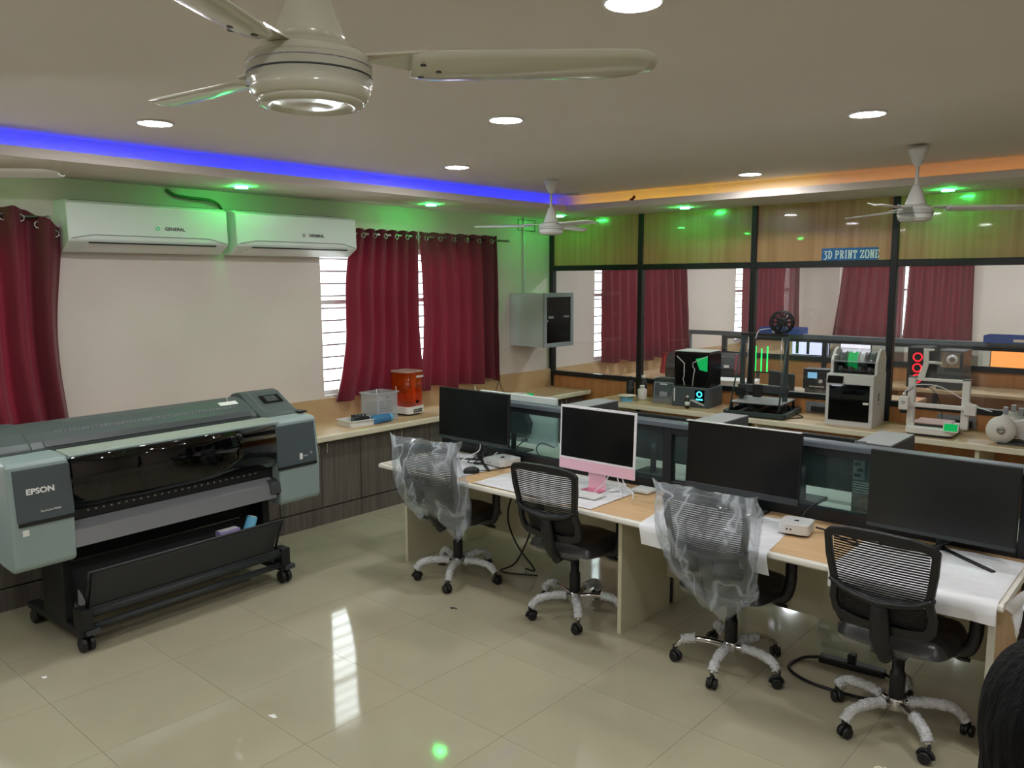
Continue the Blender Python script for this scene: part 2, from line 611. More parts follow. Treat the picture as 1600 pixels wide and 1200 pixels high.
wl = ['barred window behind the left maroon curtain', 'barred window beside the second air conditioner, partly behind maroon curtains',
      'barred window behind the glass partition nearest the corner', 'barred window further along behind the glass partition']
for k, w in enumerate(WINS_L):
    window(k + 1, 'y', XL, w[0], w[1], w[2], w[3], wl[k], (-.10, -.06))
window(5, 'x', YF, *WINS_F[0], 'window in the far wall of the room behind the glass', (-.10, -.06))

# ---- glass and wood partition
pt = empty('wall_partition', (0, 0, 0), kind='structure', label='black framed partition with wood panels above and glass below')
MX = [-5.975, -4.755, -3.47, -2.185, -0.90, 0.385, 1.67, 2.955]
hw = .028
for x in MX:
    MB().box(x - hw, x + hw, YP - .035, YP + .035, 0, ZS).build('mullion', 'mullion', pt, .003, 1)
for a, b in zip(MX[:-1], MX[1:]):
    x0, x1 = a + hw, b - hw
    for z0, z1 in ((2.105, 2.165), (0.885, 0.935)):
        MB().box(x0, x1, YP - .034, YP + .034, z0, z1).build('rail', 'mullion', pt, .003, 1)
    MB().box(x0, x1, YP - .012, YP + .012, 2.165, ZS).build('wood_panel', 'laminate', pt)
    MB().box(x0, x1, YP - .012, YP + .012, 0.0, .885).build('wood_panel', 'laminate_low', pt)
    MB().box(x0, x1, YP - .004, YP + .004, .935, 2.105).build('glass_pane', 'glass_partition', pt)

# ---------------------------------------------------------------- ceiling lamps
def downlight(x, y, z, r, mat, label, group, name='downlight', flush=True):
    e = empty(name, (x, y, z), 0, label, 'ceiling lamp', group)
    MB().lathe([(r + .012, -.0005), (r + .012, -.006), (r, -.010), (r - .001, -.0005)], n=28).build('trim_ring', 'white_plastic', e)
    MB().lathe([(r, -.001), (r, -.008), (r * .6, -.009), (.002, -.009)], n=28).build('diffuser', mat, e)
    return e

DL = [(-4.40, 2.09, 'lit round white ceiling lamp nearest the left end of the blue strip'),
      (-2.95, 3.30, 'lit round white ceiling lamp in the middle above the first desk'),
      (-1.47, 4.45, 'large lit white ceiling lamp at the right, before the right ceiling fan'),
      (-4.42, 4.39, 'lit white ceiling lamp just before the blue strip near the far fan'),
      (-2.98, 6.30, 'lit white ceiling lamp just before the orange strip'),
      (-1.44, 2.20, 'lit white ceiling lamp cut off by the top of the picture')]
for x, y, l in DL:
    downlight(x, y, ZC, .085, 'downlight_on', l, 'white ceiling downlights')
for x, y, l in ((0.05, 3.3, 'added white ceiling lamp over the right desk end, out of view'), (-2.95, .3, 'added white ceiling lamp left of the camera, out of view'),
                (0.05, .3, 'added white ceiling lamp right above the camera, out of view'), (-4.4, -.4, 'added white ceiling lamp at the back left, out of view'),
                (1.5, 2.0, 'added white ceiling lamp on the far right, out of view'), (-1.44, -1.2, 'added white ceiling lamp behind the camera, out of view')):
    downlight(x, y, ZC, .085, 'downlight_on', l, 'white ceiling downlights')  # extra lamps added outside the frame to light the room
downlight(-4.93, 6.50, ZC, .085, 'led_off', 'unlit round ceiling lamp by the cove corner behind the fan', 'white ceiling downlights')
GL = [(-5.55, 3.26, 'green ceiling lamp above the gap between the air conditioners'),
      (-5.58, 5.20, 'green ceiling lamp above the wide maroon curtains'),
      (-5.55, 7.08, 'green ceiling lamp in the corner behind the far fan'),
      (-4.03, 7.12, 'green ceiling lamp above the second wooden panel'),
      (-1.72, 7.16, 'green ceiling lamp behind the right ceiling fan'),
      (-5.56, 1.2, 'green ceiling lamp over the left curtain, out of view')]
for x, y, l in GL:
    e = empty('accent_lamp', (x, y, ZS), 0, l, 'ceiling lamp', 'green accent lamps')
    MB().lathe([(.052, -.0005), (.052, -.004), (.046, -.005), (.046, -.0005)], n=28).build('trim_ring', 'white_plastic', e)
    MB().lathe([(.045, -.005), (.045, -.016), (.0445, -.016), (.0445, -.005), (.045, -.005)], n=28).build('glow_band', 'green_on', e)
    MB().lathe([(.0445, -.010), (.0445, -.016), (.03, -.017), (.002, -.017)], n=28).build('diffuser', 'green_soft', e)
# added unseen lamps that brighten the room behind the glass
for x, y in ((-4.6, 8.8), (-2.4, 8.8), (-4.6, 11.6), (-2.4, 11.6), (-0.2, 10.2), (-4.6, 13.8), (-2.4, 13.8), (-0.2, 13.0)):
    downlight(x, y, 2.9, .12, 'downlight_on', 'added white ceiling lamp of the room behind the glass, out of view', 'added lamps behind the glass')

# ---------------------------------------------------------------- ceiling fans
def make_fan(name, mat, R, dz=0.0, rise=-.006):
    e = empty(name)
    ZT = ZC - dz
    MB().lathe([(.062, ZT), (.060, ZT - .02), (.026, ZT - .105), (.014, ZT - .115)], n=20).build('canopy', mat, e)
    MB().cyl((0, 0, ZT - .11), (0, 0, 2.52), .011, 10).build('down_rod', mat, e)
    MB().lathe([(.013, 2.62), (.024, 2.61), (.062, 2.505), (.064, 2.49), (.05, 2.488)], n=24).build('lower_cone', mat, e)
    mo = MB().lathe([(.03, 2.488), (.082, 2.486), (.082, 2.486), (.084, 2.478), (.084, 2.478), (.097, 2.475), (.103, 2.469), (.103, 2.461), (.103, 2.461), (.107, 2.459), (.107, 2.459), (.107, 2.424), (.107, 2.424), (.103, 2.421), (.103, 2.421), (.103, 2.409), (.098, 2.400), (.092, 2.396)], n=48).build('motor', mat, e)
    MB().lathe([(.1073, 2.452), (.1073, 2.450), (.106, 2.450), (.106, 2.452), (.1073, 2.452)], n=40).build('trim_line', 'plotter_metal', mo)
    MB().lathe([(.092, 2.398), (.090, 2.390), (.074, 2.386), (.066, 2.391), (.03, 2.387), (.002, 2.386)], n=40).build('bottom_cap', mat, mo)
    MB().lathe([(.1078, 2.437), (.1078, 2.434), (.106, 2.434), (.106, 2.437)], n=40).build('trim_line', 'dark_grey', mo)
    for k in range(3):
        a = k * 2 * PI / 3
        mt = Matrix.Rotation(a, 4, 'Z')
        def bl(s, t):
            x = .175 + (R - .175) * s
            w = .052 + .016 * s
            if s > .86:
                w *= 1 - .55 * ((s - .86) / .14) ** 2
            if s < .07:
                w *= .75 + .25 * s / .07
            y = (t - .5) * 2 * w
            z = 2.466 - .24 * y * (1 - .4 * s) - .010 * (1 - (2 * t - 1) ** 2) + rise * s
            return mt @ Vector((x, y, z))
        b = MB().grid(bl, 18, 6).build('blade', mat, e, solid=.003)
        br = MB()
        br.add([mt @ Vector(q) for q in [(.09, -.018, 2.474), (.09, .018, 2.474), (.20, .04, 2.464), (.24, .0, 2.472), (.20, -.04, 2.481), (.09, -.018, 2.478), (.09, .018, 2.478), (.20, .04, 2.468), (.24, .0, 2.476), (.20, -.04, 2.485)]],
               [(0, 1, 2, 3, 4), (9, 8, 7, 6, 5), (0, 5, 6, 1), (1, 6, 7, 2), (2, 7, 8, 3), (3, 8, 9, 4), (4, 9, 5, 0)])
        br.build('blade_bracket', mat, b)
        for q in ((.195, -.02), (.195, .02), (.225, 0)):
            c = mt @ Vector((q[0], q[1], 2.457 - .24 * q[1]))
            MB().cyl(c, c + Vector((0, 0, .006)), .006, 8).build('screw', 'dark_grey', b)
    return e

f1 = make_fan('ceiling_fan', 'fan_ivory', .64, -.085, .03)
f1.location = (-1.23, .865, -.085); f1.rotation_euler.z = math.radians(55)
tag(f1, 'ivory three-blade ceiling fan close to the camera at the top', 'ceiling fan', 'ceiling fans')
f2 = make_fan('ceiling_fan', 'fan_white', .66)
f2.location = (-4.41, 5.51, 0); f2.rotation_euler.z = math.radians(221)
tag(f2, 'white ceiling fan hanging before the room corner', 'ceiling fan', 'ceiling fans')
f3 = copy_tree(f2)
f3.location = (-1.555, 5.70, -0.02); f3.rotation_euler.z = math.radians(26)
tag(f3, 'white ceiling fan at the right in front of the wooden panels', 'ceiling fan', 'ceiling fans')
f4 = copy_tree(f2)
f4.location = (-4.44, 1.0, 0.02); f4.rotation_euler.z = math.radians(41)
tag(f4, 'ceiling fan of which only one blade tip enters at the left edge', 'ceiling fan', 'ceiling fans')

# ---------------------------------------------------------------- curtains and rods
def curtain(axis, plane, top, bot, z1, z0, folds, amp, seed, label, sag=None, rings=True, inward=1, group='maroon curtains', mid=None):
    """axis y: hangs along y at x=plane; axis x: along x at y=plane"""
    rnd = random.Random(seed)
    ph = [rnd.uniform(0, 6.28) for _ in range(6)]
    e = empty('curtain', (0, 0, 0), 0, label, 'curtain', group)
    def pos(s, t):            # t: 0 top .. 1 bottom
        a = top[0] + (top[1] - top[0]) * s
        b = bot[0] + (bot[1] - bot[0]) * s
        q = a + (b - a) * t ** 1.2
        if mid:
            c = mid[0] + (mid[1] - mid[0]) * s
            w = math.sin(PI * t) ** 1.5
            q = q * (1 - w) + c * w
        wob = .35 * math.sin(3.1 * t + ph[0] + 5 * s) * t
        d = amp * (.72 + .28 * t) * math.sin(2 * PI * folds * s + wob + ph[1]) + .35 * amp * t * math.sin(2 * PI * folds * .43 * s + ph[2] + 2 * t)
        d += .012 * t * noise.noise(Vector((s * 14 + seed, t * 6, 0)))
        zt = z1 - (sag(s) if sag else 0) + .006 * math.cos(2 * PI * folds * s * 2)
        zb = z0 + .018 * math.sin(2 * PI * folds * .5 * s + ph[3]) + .012 * math.sin(9 * s + ph[4])
        z = zt + (zb - zt) * t
        return (plane + inward * d, q, z) if axis == 'y' else (q, plane + inward * d, z)
    MB().grid(pos, max(60, int(folds * 16)), 26).build('curtain_cloth', 'curtain', e)
    if rings:
        n = int(folds)
        for k in range(2 * n):
            s = (k + .5) / (2 * n)
            p = Vector(pos(s, .035))
            ring = MB()
            if axis == 'y':
                ring.lathe([(.017, -.004), (.024, -.005), (.025, .005), (.017, .004), (.017, -.004)], (p.x, p.y, p.z), 14, 'X')
            else:
                ring.lathe([(.017, -.004), (.024, -.005), (.025, .005), (.017, .004), (.017, -.004)], (p.x, p.y, p.z), 14, 'Y')
            ring.build('eyelet', 'steel', e)
    return e

def rod(axis, plane, a0, a1, z, label, wall):
    e = empty('curtain_rod', (0, 0, 0), 0, label, 'curtain rod', 'curtain rods')
    P = (lambda a, d=0: (plane + d, a, z)) if axis == 'y' else (lambda a, d=0: (a, plane + d, z))
    MB().cyl(P(a0), P(a1), .0125, 12).build('rod', 'steel', e)
    for a in (a0 + .1, a1 - .08):
        MB().tube([P(a, wall), P(a, 0)], .008, 8).build('bracket', 'steel', e)
    for a, s in ((a0, -1), (a1, 1)):
        MB().tube([P(a), P(a + s * .01), P(a + s * .03), P(a + s * .04)], [.013, .018, .018, .008], 10).build('finial', 'steel', e)

rod('y', -5.895, 4.53, 6.60, 2.42, 'steel rod carrying the two wide maroon curtains', -.105)
rod('y', -5.895, .0, 2.02, 2.42, 'steel rod above the left maroon curtain', -.105)
curtain('y', -5.885, (4.525, 5.30), (4.31, 5.34), 2.465, .945, 6, .055, 3, 'maroon curtain beside the barred window gap, behind the orange machine', mid=(4.44, 5.30))
curtain('y', -5.885, (5.33, 6.44), (5.33, 6.48), 2.465, .925, 6, .055, 8, 'maroon curtain with its edge next to the grey wall cabinet', mid=(5.36, 6.46))
curtain('y', -5.885, (.9, 2.13), (1.2, 2.11), 2.48, .80, 6, .055, 5, 'maroon curtain at the left edge beside the first air conditioner', sag=lambda s: .0 if s < .78 else .13 * ((s - .78) / .22) ** 1.3, mid=(1.1, 2.06))
rod('y', -5.895, 8.2, 10.75, 2.42, 'steel rod of the corner window behind the glass', -.105)
rod('y', -5.895, 12.1, 14.8, 2.42, 'steel rod of the second window behind the glass', -.105)
rod('x', YF - .105, -5.6, -2.9, 2.42, 'steel rod on the far wall behind the glass', .105)
curtain('y', -5.885, (8.415, 10.48), (8.43, 10.62), 2.46, .93, 11, .05, 12, 'long maroon curtain behind the two corner panes of the partition', rings=False)
curtain('y', -5.885, (12.37, 14.62), (12.37, 14.62), 2.46, .98, 12, .05, 17, 'bright maroon curtain behind the middle pane of the partition', rings=False)
curtain('x', YF - .115, (-5.25, -4.25), (-5.42, -4.25), 2.46, .93, 6, .05, 21, 'left half of the far wall curtain pair behind the glass', rings=False, inward=-1)
curtain('x', YF - .115, (-4.15, -3.15), (-4.2, -3.12), 2.46, .93, 6, .05, 25, 'right half of the far wall curtain pair behind the glass', rings=False, inward=-1)

# ---------------------------------------------------------------- air conditioners
def aircon(y0, y1, label, seedtext):
    e = empty('air_conditioner', (XL, 0, 0), 0, label, 'air conditioner', 'air conditioners')
    zt, zb = 2.545, 2.205
    prof = [(.0, zt), (.17, zt), (.215, zt - .02), (.225, zt - .26), (.215, zt - .275), (.10, zb), (.0, zb)]
    MB().prism(prof, 'y', y0, y1).build('body', 'ac_white', e, .008, 3)
    # raised lower panel line and flap
    def sl(v):   # along slanted underside
        return (.215 - .115 * v, zt - .275 - .065 * v)
    fp = MB()
    a, b = sl(.12), sl(.92)
    fp.add([(a[0] + .004, y0 + .13, a[1] - .004), (a[0] + .004, y1 - .10, a[1] - .004), (b[0] + .004, y1 - .10, b[1] - .004), (b[0] + .004, y0 + .10, b[1] - .004),
            (a[0] - .01, y0 + .13, a[1] + .004), (a[0] - .01, y1 - .10, a[1] + .004), (b[0] - .01, y1 - .10, b[1] + .004), (b[0] - .01, y0 + .10, b[1] + .004)],
           [(0, 1, 2, 3), (7, 6, 5, 4), (0, 4, 5, 1), (1, 5, 6, 2), (2, 6, 7, 3), (3, 7, 4, 0)])
    fp.build('air_flap', 'white_plastic', e, .002, 1)
    MB().tube([(.218, y0 + .13, zt - .281), (.218, y1 - .10, zt - .281)], .005, 6).build('flap_gap', 'black_slot', e)
    MB().tube([(.227, y0 + .02, zt - .255), (.2275, y0 + .16, zt - .228), (.2275, y1 - .16, zt - .228), (.227, y1 - .02, zt - .262)], .0028, 6).build('panel_seam', 'ac_grey', e)
    MB().box(.02, .16, y0 + .04, y1 - .04, zt, zt + .004).build('top_grille', 'dark_grey', e)
    ym = y0 + (y1 - y0) * .62
    text('brand_mark', 'GENERAL', .034, 'dark_grey', e, face_mtx((.2245, ym + .02, 2.375), (0, 1, 0), (0.04, 0, 1)), offset=.0006, sx=1.05)
    MB().lathe([(.009, 0), (.014, 0), (.014, .001), (.009, .001), (.009, 0)], (.2232, ym - .105, 2.375), 16, 'X').build('brand_ring', 'green_glow' if seedtext else 'dark_grey', e)
    return e

aircon(2.115, 3.262, 'white wall air conditioner on the left, beside the left maroon curtain', 1)
aircon(3.335, 4.487, 'white wall air conditioner on the right, beside the barred window', 0)
tag(MB().tube(bez([(-5.99, 2.90, 2.68), (-5.97, 2.95, 2.645), (-5.95, 3.06, 2.628), (-5.94, 3.2, 2.622), (-5.95, 3.28, 2.60), (-5.97, 3.325, 2.56)], 6), .012, 8).build('drain_hose', 'cable_green'),
    'thin hose bending along the wall above the left air conditioner', 'hose')

# ---------------------------------------------------------------- left wall counter with cabinets
ct = empty('side_counter', (0, 0, 0), 0, 'long light wood counter running under the windows along the left wall', 'counter')
MB().box(XL + .002, -5.40, YB + .1, YP - .04, .715, .752).build('worktop', 'counter_wood', ct)
MB().box(-5.40, -5.375, YB + .1, YP - .04, .705, .755).build('edge_band', 'cream_edge', ct, .008, 2)
MB().box(XL + .002, XL + .03, YB + .1, YP - .04, .752, .955).build('backsplash', 'counter_wood', ct)
for k in range(9):
    y0 = .21 + .8 * k
    nm = ['out of view beyond the big printer', 'behind the left part of the big printer', 'behind the middle of the big printer', 'behind the right part of the big printer',
          'just right of the big printer', 'under the clear tub and orange machine', 'behind the first plastic wrapped chair', 'hidden behind the first desk', 'in the corner by the partition'][k]
    e = empty('base_cabinet', (0, 0, 0), 0, 'grey woodgrain double-door cabinet under the counter ' + nm, 'cabinet', 'cabinets under the window counter')
    MB().box(-5.95, -5.468, y0 + .002, y0 + .798, .145, .70).build('carcass', 'cabinet_gap', e)
    MB().box(-5.95, -5.452, y0 + .001, y0 + .799, .0, .138).build('plinth', 'cabinet_grey', e)
    for s in (0, 1):
        d = MB().box(-5.468, -5.45, y0 + .004 + .398 * s, y0 + .398 + .398 * s, .148, .698).build('door', 'cabinet_grey', e, .002, 1)
        yy = y0 + .36 + .08 * s
        MB().tube(bez([(-5.45, yy, .60), (-5.425, yy, .605), (-5.422, yy, .64), (-5.425, yy, .675), (-5.45, yy, .68)], 4), .006, 8).build('handle', 'chrome', d)
# ---------------------------------------------------------------- grey network rack on the wall
e = empty('wall_rack', (0, 0, 0), 0, 'light grey wall-mounted network rack with a dark glass door', 'rack cabinet')
MB().box(XL, -5.52, 6.76, 7.27, 1.275, 1.855).build('body', 'grey_metal_box', e, .004, 2)
d = MB()
for y0, y1, z0, z1 in ((6.755, 6.80, 1.27, 1.86), (7.225, 7.275, 1.27, 1.86), (6.80, 7.225, 1.27, 1.315), (6.80, 7.225, 1.815, 1.86)):
    d.box(-5.52, -5.495, y0, y1, z0, z1)
dr = d.build('door', 'rack_frame', e, .003, 1)
MB().box(-5.515, -5.505, 6.80, 7.225, 1.315, 1.815).build('door_glass', 'black_gloss', dr)
MB().cyl((-5.495, 6.785, 1.56), (-5.475, 6.785, 1.56), .012, 10).build('lock', 'chrome', dr)
MB().box(-5.504, -5.500, 6.83, 6.92, 1.585, 1.61).box(-5.504, -5.500, 7.10, 7.2, 1.59, 1.61).build('patch_panel', 'plotter_metal', e)
tag(MB().tube([(-5.985, 6.99, 1.858), (-5.985, 6.99, ZS - .002)], .011, 8).build('cable_conduit', 'white_plastic'), 'white conduit running up the wall from the network rack', 'conduit')
o = MB()
for a, b, c_, d_ in ((6.9, 7.2, 2.55, 2.556), (6.9, 7.2, 2.67, 2.676), (6.9, 6.906, 2.556, 2.67), (7.194, 7.2, 2.556, 2.67)):
    o.box(XL, XL + .006, a, b, c_, d_)
tag(o.build('hatch_outline', 'cable_green'), 'thin rectangular hatch frame high on the wall in the green glow', 'access hatch')
# ---------------------------------------------------------------- double row of desks with a glazed screen
DX0, DX1, DYF, DYS, DYB, DZ = -4.40, -0.56, 3.55, 4.22, 4.95, .72
dk = empty('workstation_desk', (0, 0, 0), 0, 'long cream workstation desk in front of the black framed screen', 'desk', 'workstation desks')
MB().box(DX0 + .02, DX1 - .02, DYF + .03, DYS - .002, DZ - .028, DZ).build('desktop', 'desk_wood', dk)
prof = [(DYF, DZ - .022), (DYF + .004, DZ - .006), (DYF + .012, DZ), (DYF + .03, DZ), (DYF + .03, DZ - .03), (DYF + .006, DZ - .03)]
MB().prism(prof, 'x', DX0, DX1).build('edge_band', 'desk_white', dk, .003, 2)
for x0, x1 in ((DX0, DX0 + .02), (DX1 - .02, DX1)):
    MB().box(x0, x1, DYF + .03, DYS - .002, DZ - .03, DZ).build('end_edge', 'desk_white', dk)
for x in (-4.262, -2.444):
    MB().box(x - .012, x + .012, DYF + .13, DYS - .002, 0, DZ - .028).build('side_panel', 'desk_cream', dk)
MB().box(-.625, -.60, DYF + .13, DYS - .002, 0, DZ - .028).build('side_panel', 'desk_wood', dk)
MB().box(-.628, -.60, DYF + .122, DYF + .13, 0, DZ - .028).build('panel_edge', 'desk_white', dk)
for x0, x1 in ((-4.25, -2.456), (-2.432, -.625)):
    MB().box(x0, x1, DYS - .04, DYS - .02, .20, DZ - .028).build('modesty_panel', 'desk_cream', dk)

d2 = empty('workstation_desk', (0, 0, 0), 0, 'far row workstation desk behind the black framed screen', 'desk', 'workstation desks')
MB().box(DX0 + .02, DX1 - .02, DYS + .062, DYB, DZ - .028, DZ).build('desktop', 'desk_white', d2)
for x in (-4.262, -2.444, -.612):
    MB().box(x - .012, x + .012, DYS + .062, DYB - .13, 0, DZ - .028).build('side_panel', 'desk_cream', d2)

# screen: frame posts, rails, glass
sc_ = empty('desk_screen', (0, 0, 0), 0, 'black framed glazed screen dividing the two desk rows', 'desk screen')
PX = [DX0 - .02, -2.475, DX1 - .04]
for x in PX:
    MB().box(x - .03, x + .03, DYS, DYS + .06, 0, 1.115).build('post', 'screen_frame', sc_, .003, 1)
for a, b in zip(PX[:-1], PX[1:]):
    x0, x1 = a + .03, b - .03
    MB().box(x0, x1, DYS, DYS + .06, .66, .785).build('bottom_rail', 'screen_frame', sc_, .003, 1)
    MB().box(x0, x1, DYS, DYS + .06, 1.075, 1.115).build('top_rail', 'screen_frame', sc_, .003, 1)
    MB().box(x0, x1, DYS + .026, DYS + .032, .785, 1.075).build('glass_pane', 'glass_tint', sc_)
capp = [(DYS - .012, 1.115), (DYS - .012, 1.142), (DYS - .004, 1.150), (DYS + .064, 1.150), (DYS + .072, 1.142), (DYS + .072, 1.115)]
MB().prism(capp, 'x', PX[0] - .03, PX[2] + .03).build('cap', 'cap_grey', sc_, .003, 2)

# ---- thin white plastic film left on the desk
def desk_film(x0, x1, y0, y1, seed, label, over=0.0, skew=0.0, z=DZ):
    def fn(s, t):
        x = x0 + (x1 - x0) * s + skew * (t - .5)
        y = y0 + (y1 - y0) * t
        n = noise.noise(Vector((x * 5 + seed, y * 5, seed)))
        zz = z + .0038 + .002 * n + .0015 * math.sin(7 * x + 4 * y + seed)
        y += .012 * noise.noise(Vector((x * 7, seed, 1))) * (t if over else 1)
        if over and y < DYF:
            d = DYF - y
            y = DYF - .006 - .02 * abs(n)
            zz = DZ + .003 - d
        return (x, y, zz)
    return tag(MB().grid(fn, 28, 20).build('plastic_film', 'sheet_film'), label, 'plastic film', 'protective films on the desks')

desk_film(-4.36, -3.66, 3.58, 4.19, 1, 'white film under the first monitor and the black mouse')
desk_film(-3.50, -2.58, 3.585, 4.12, 4, 'white film under the pink computer keyboard')
desk_film(-2.27, -1.56, 3.44, 4.10, 7, 'white film hanging over the desk edge behind the third chair', over=1, skew=-.1)
desk_film(-1.24, -.58, 3.46, 4.16, 9, 'white film covering the right desk end below the big monitor', over=1)
def corner(s, t):
    x = -.56 + .055 * s * (1 - t * .5) + .02 * noise.noise(Vector((s * 3, t * 3, 2)))
    y = 3.56 + .36 * s * (1 - .9 * t) + .14 * t
    return (x + .02 * t, y, DZ + .006 - .19 * t * (.35 + .65 * math.sin(PI * min(1, s + .15))))
tag(MB().grid(corner, 14, 12).build('plastic_film', 'sheet_film'), 'loose flap of film hanging from the right end of the desk', 'plastic film', 'protective films on the desks')
tag(MB().box(-3.20, -2.72, 4.10, 4.17, DZ + .001, DZ + .012).build('paper_sheet', 'paper_white'), 'white paper strip lying behind the pink computer', 'paper')

# ---------------------------------------------------------------- monitors
def monitor(name, x, y, w, zb, zt, rz, mat, label, foot='v', chin=.018, tilt=-.03, group='black desk monitors', facing=1):
    e = empty(name, (x, y, DZ), rz, label, 'monitor', group)
    h = zt - zb
    zc = zb - DZ
    mt = Matrix.Translation((0, 0, zc)) @ Matrix.Rotation(tilt, 4, 'X')
    MB().box(-w / 2, w / 2, -.012, .012, 0, h, mt).build('housing', 'black_plastic', e, .004, 2)
    MB().box(-w / 2 + .006, w / 2 - .006, -.0135, -.0115, chin, h - .006, mt).build('screen', mat, e)
    MB().box(-w / 2, w / 2, -.016, -.010, -.004, chin, mt).build('chin', 'charcoal', e, .002, 1)
    MB().box(-w * .3, w * .3, .012, .04, h * .15, h * .7, mt).build('back_hump', 'black_plastic', e, .01, 2)
    MB().tube([(0, .07, .0), (0, .07, zc + h * .35), (0, .035, zc + h * .4)], .022, 10).build('neck', 'black_plastic', e)
    if foot == 'v':
        MB().tube([(0, .08, .012), (-.10, .03, .010), (-.24, -.05, .008)], .012, 8, flat=.6).tube([(0, .08, .012), (.10, .0, .010), (.26, -.12, .008)], .012, 8, flat=.6).build('foot', 'black_plastic', e)
    else:
        MB().box(-.12, .12, -.02, .16, 0, .012).build('foot', 'black_plastic', e, .004, 2)
    return e

m1 = monitor('monitor', -3.90, 4.00, .675, .872, 1.238, 0, 'screen_black', 'black monitor at the left end of the desk, before the wrapped chair', 'v')
m3 = monitor('monitor', -1.915, 4.05, .655, .83, 1.208, 0.02, 'screen_black', 'black monitor with a silver top line behind the second wrapped chair', 'f', chin=.03, tilt=-.06)
MB().box(-.3275, .3275, -.012, .012, .489, .4925, Matrix.Rotation(0, 4, 'X')).build('top_trim', 'silver', m3).location = (0, -.001, 0)
m4 = monitor('monitor', -.925, 4.05, .635, .802, 1.178, -0.01, 'screen_matte', 'large matt dark monitor at the right end of the desk', 'v', chin=.014)
tag(MB().lathe([(.025, 0), (.025, .004), (.02, .012), (.002, .015)], (-.86, 4.205, 1.1), 16, 'Y').build('round_hook', 'silver'), 'small round silver knob on the screen above the right monitor', 'knob')

im = empty('all_in_one_computer', (-2.80, 3.94, DZ + .007), 0.0, 'pink and white all-in-one computer on the desk', 'computer')
w, h, zb = .556, .40, .102
mt = Matrix.Translation((0, 0, zb)) @ Matrix.Rotation(-.04, 4, 'X')
MB().box(-w / 2, w / 2, -.006, .006, 0, h, mt).build('housing', 'imac_bezel', im, .002, 2)
MB().box(-w / 2 + .012, w / 2 - .012, -.0075, -.0055, .078, h - .014, mt).build('screen', 'screen_black', im)
MB().box(-w / 2 + .001, w / 2 - .001, -.0075, -.0055, .002, .066, mt).build('chin', 'imac_pink', im)
MB().cyl(mt @ Vector((0, -.007, h - .007)), mt @ Vector((0, -.0085, h - .007)), .003, 8).build('camera_dot', 'black_gloss', im)
MB().box(-.065, .065, .012, .02, 0.0, .2).build('stand', 'imac_pink', im, .002, 1)
MB().box(-.065, .065, -.11, .02, 0, .005).build('foot', 'imac_foot', im, .001, 1)
for k, (a, b) in enumerate((((.10, .012, .13), (.04, -.06, .01)), ((.14, .012, .13), (.20, -.02, .012)), ((.17, .012, .13), (.26, .01, .02)))):
    MB().tube(bez([a, ((a[0] + b[0]) / 2, .0, .06), b, (b[0] + .04, b[1] - .06, .006)], 5), .0035, 6).build('cable', 'cable_white', im)
tag(MB().box(-2.50, -2.62, 4.05, 4.16, DZ + .004, DZ + .026).build('power_adapter', 'white_plastic', None, .008, 3), 'white power adapter block right of the pink computer', 'power adapter')
tag(MB().tube(bez([(-2.60, 4.06, DZ + .012), (-2.62, 3.90, DZ + .008), (-2.72, 3.84, DZ + .008), (-2.80, 3.90, DZ + .008), (-2.78, 4.0, DZ + .008), (-2.66, 4.03, DZ + .01)], 7), .0035, 6).build('white_cable', 'cable_white'), 'white cable looped on the desk right of the pink keyboard', 'cable')
kb = empty('keyboard', (-2.80, 3.795, DZ + .008), .0, 'slim white keyboard in front of the pink computer', 'keyboard')
MB().box(-.14, .14, -.06, .06, 0, .008).build('base', 'silver', kb, .003, 2)
kk = MB()
for r in range(5):
    for c in range(14):
        kk.box(-.134 + c * .0192, -.134 + c * .0192 + .0165, -.054 + r * .0215, -.054 + r * .0215 + .018, .008, .0105)
kk.build('keys', 'white_plastic', kb)
tag(MB().lathe([(.004, .024), (.018, .022), (.03, .012), (.032, .0)], (0, 0, 0), 16).build('computer_mouse', 'white_plastic'), 'white mouse beside the power adapter', 'mouse').location = (-2.70, 4.0, DZ + .008)
bpy.data.objects['computer_mouse'].scale = (.9, 1.5, .8)

mo = empty('computer_mouse', (-3.69, 3.765, DZ + .010), -.5, 'black mouse on the white film of the first desk', 'mouse')
def msh(s, t):
    a = 2 * PI * s
    r = math.sin(PI / 2 * min(1, t * 1.02))
    return (.032 * r * math.cos(a), .058 * r * math.sin(a), .038 * max(0, math.cos(PI / 2 * t)) ** .7)
MB().grid(msh, 24, 8).build('shell', 'black_plastic', mo)
MB().tube(bez([(-.028, .02, .018), (0, .035, .036), (.028, .02, .018)], 5), .002, 6).build('silver_line', 'silver', mo)
tag(MB().tube(bez([(-3.665, 3.815, DZ + .016), (-3.62, 3.9, DZ + .010), (-3.60, 3.97, DZ + .014), (-3.7, 4.12, DZ + .010), (-3.78, 4.19, DZ + .02)], 6), .003, 6).build('mouse_cable', 'cable_black'), 'thin black cable running from the black mouse', 'cable')

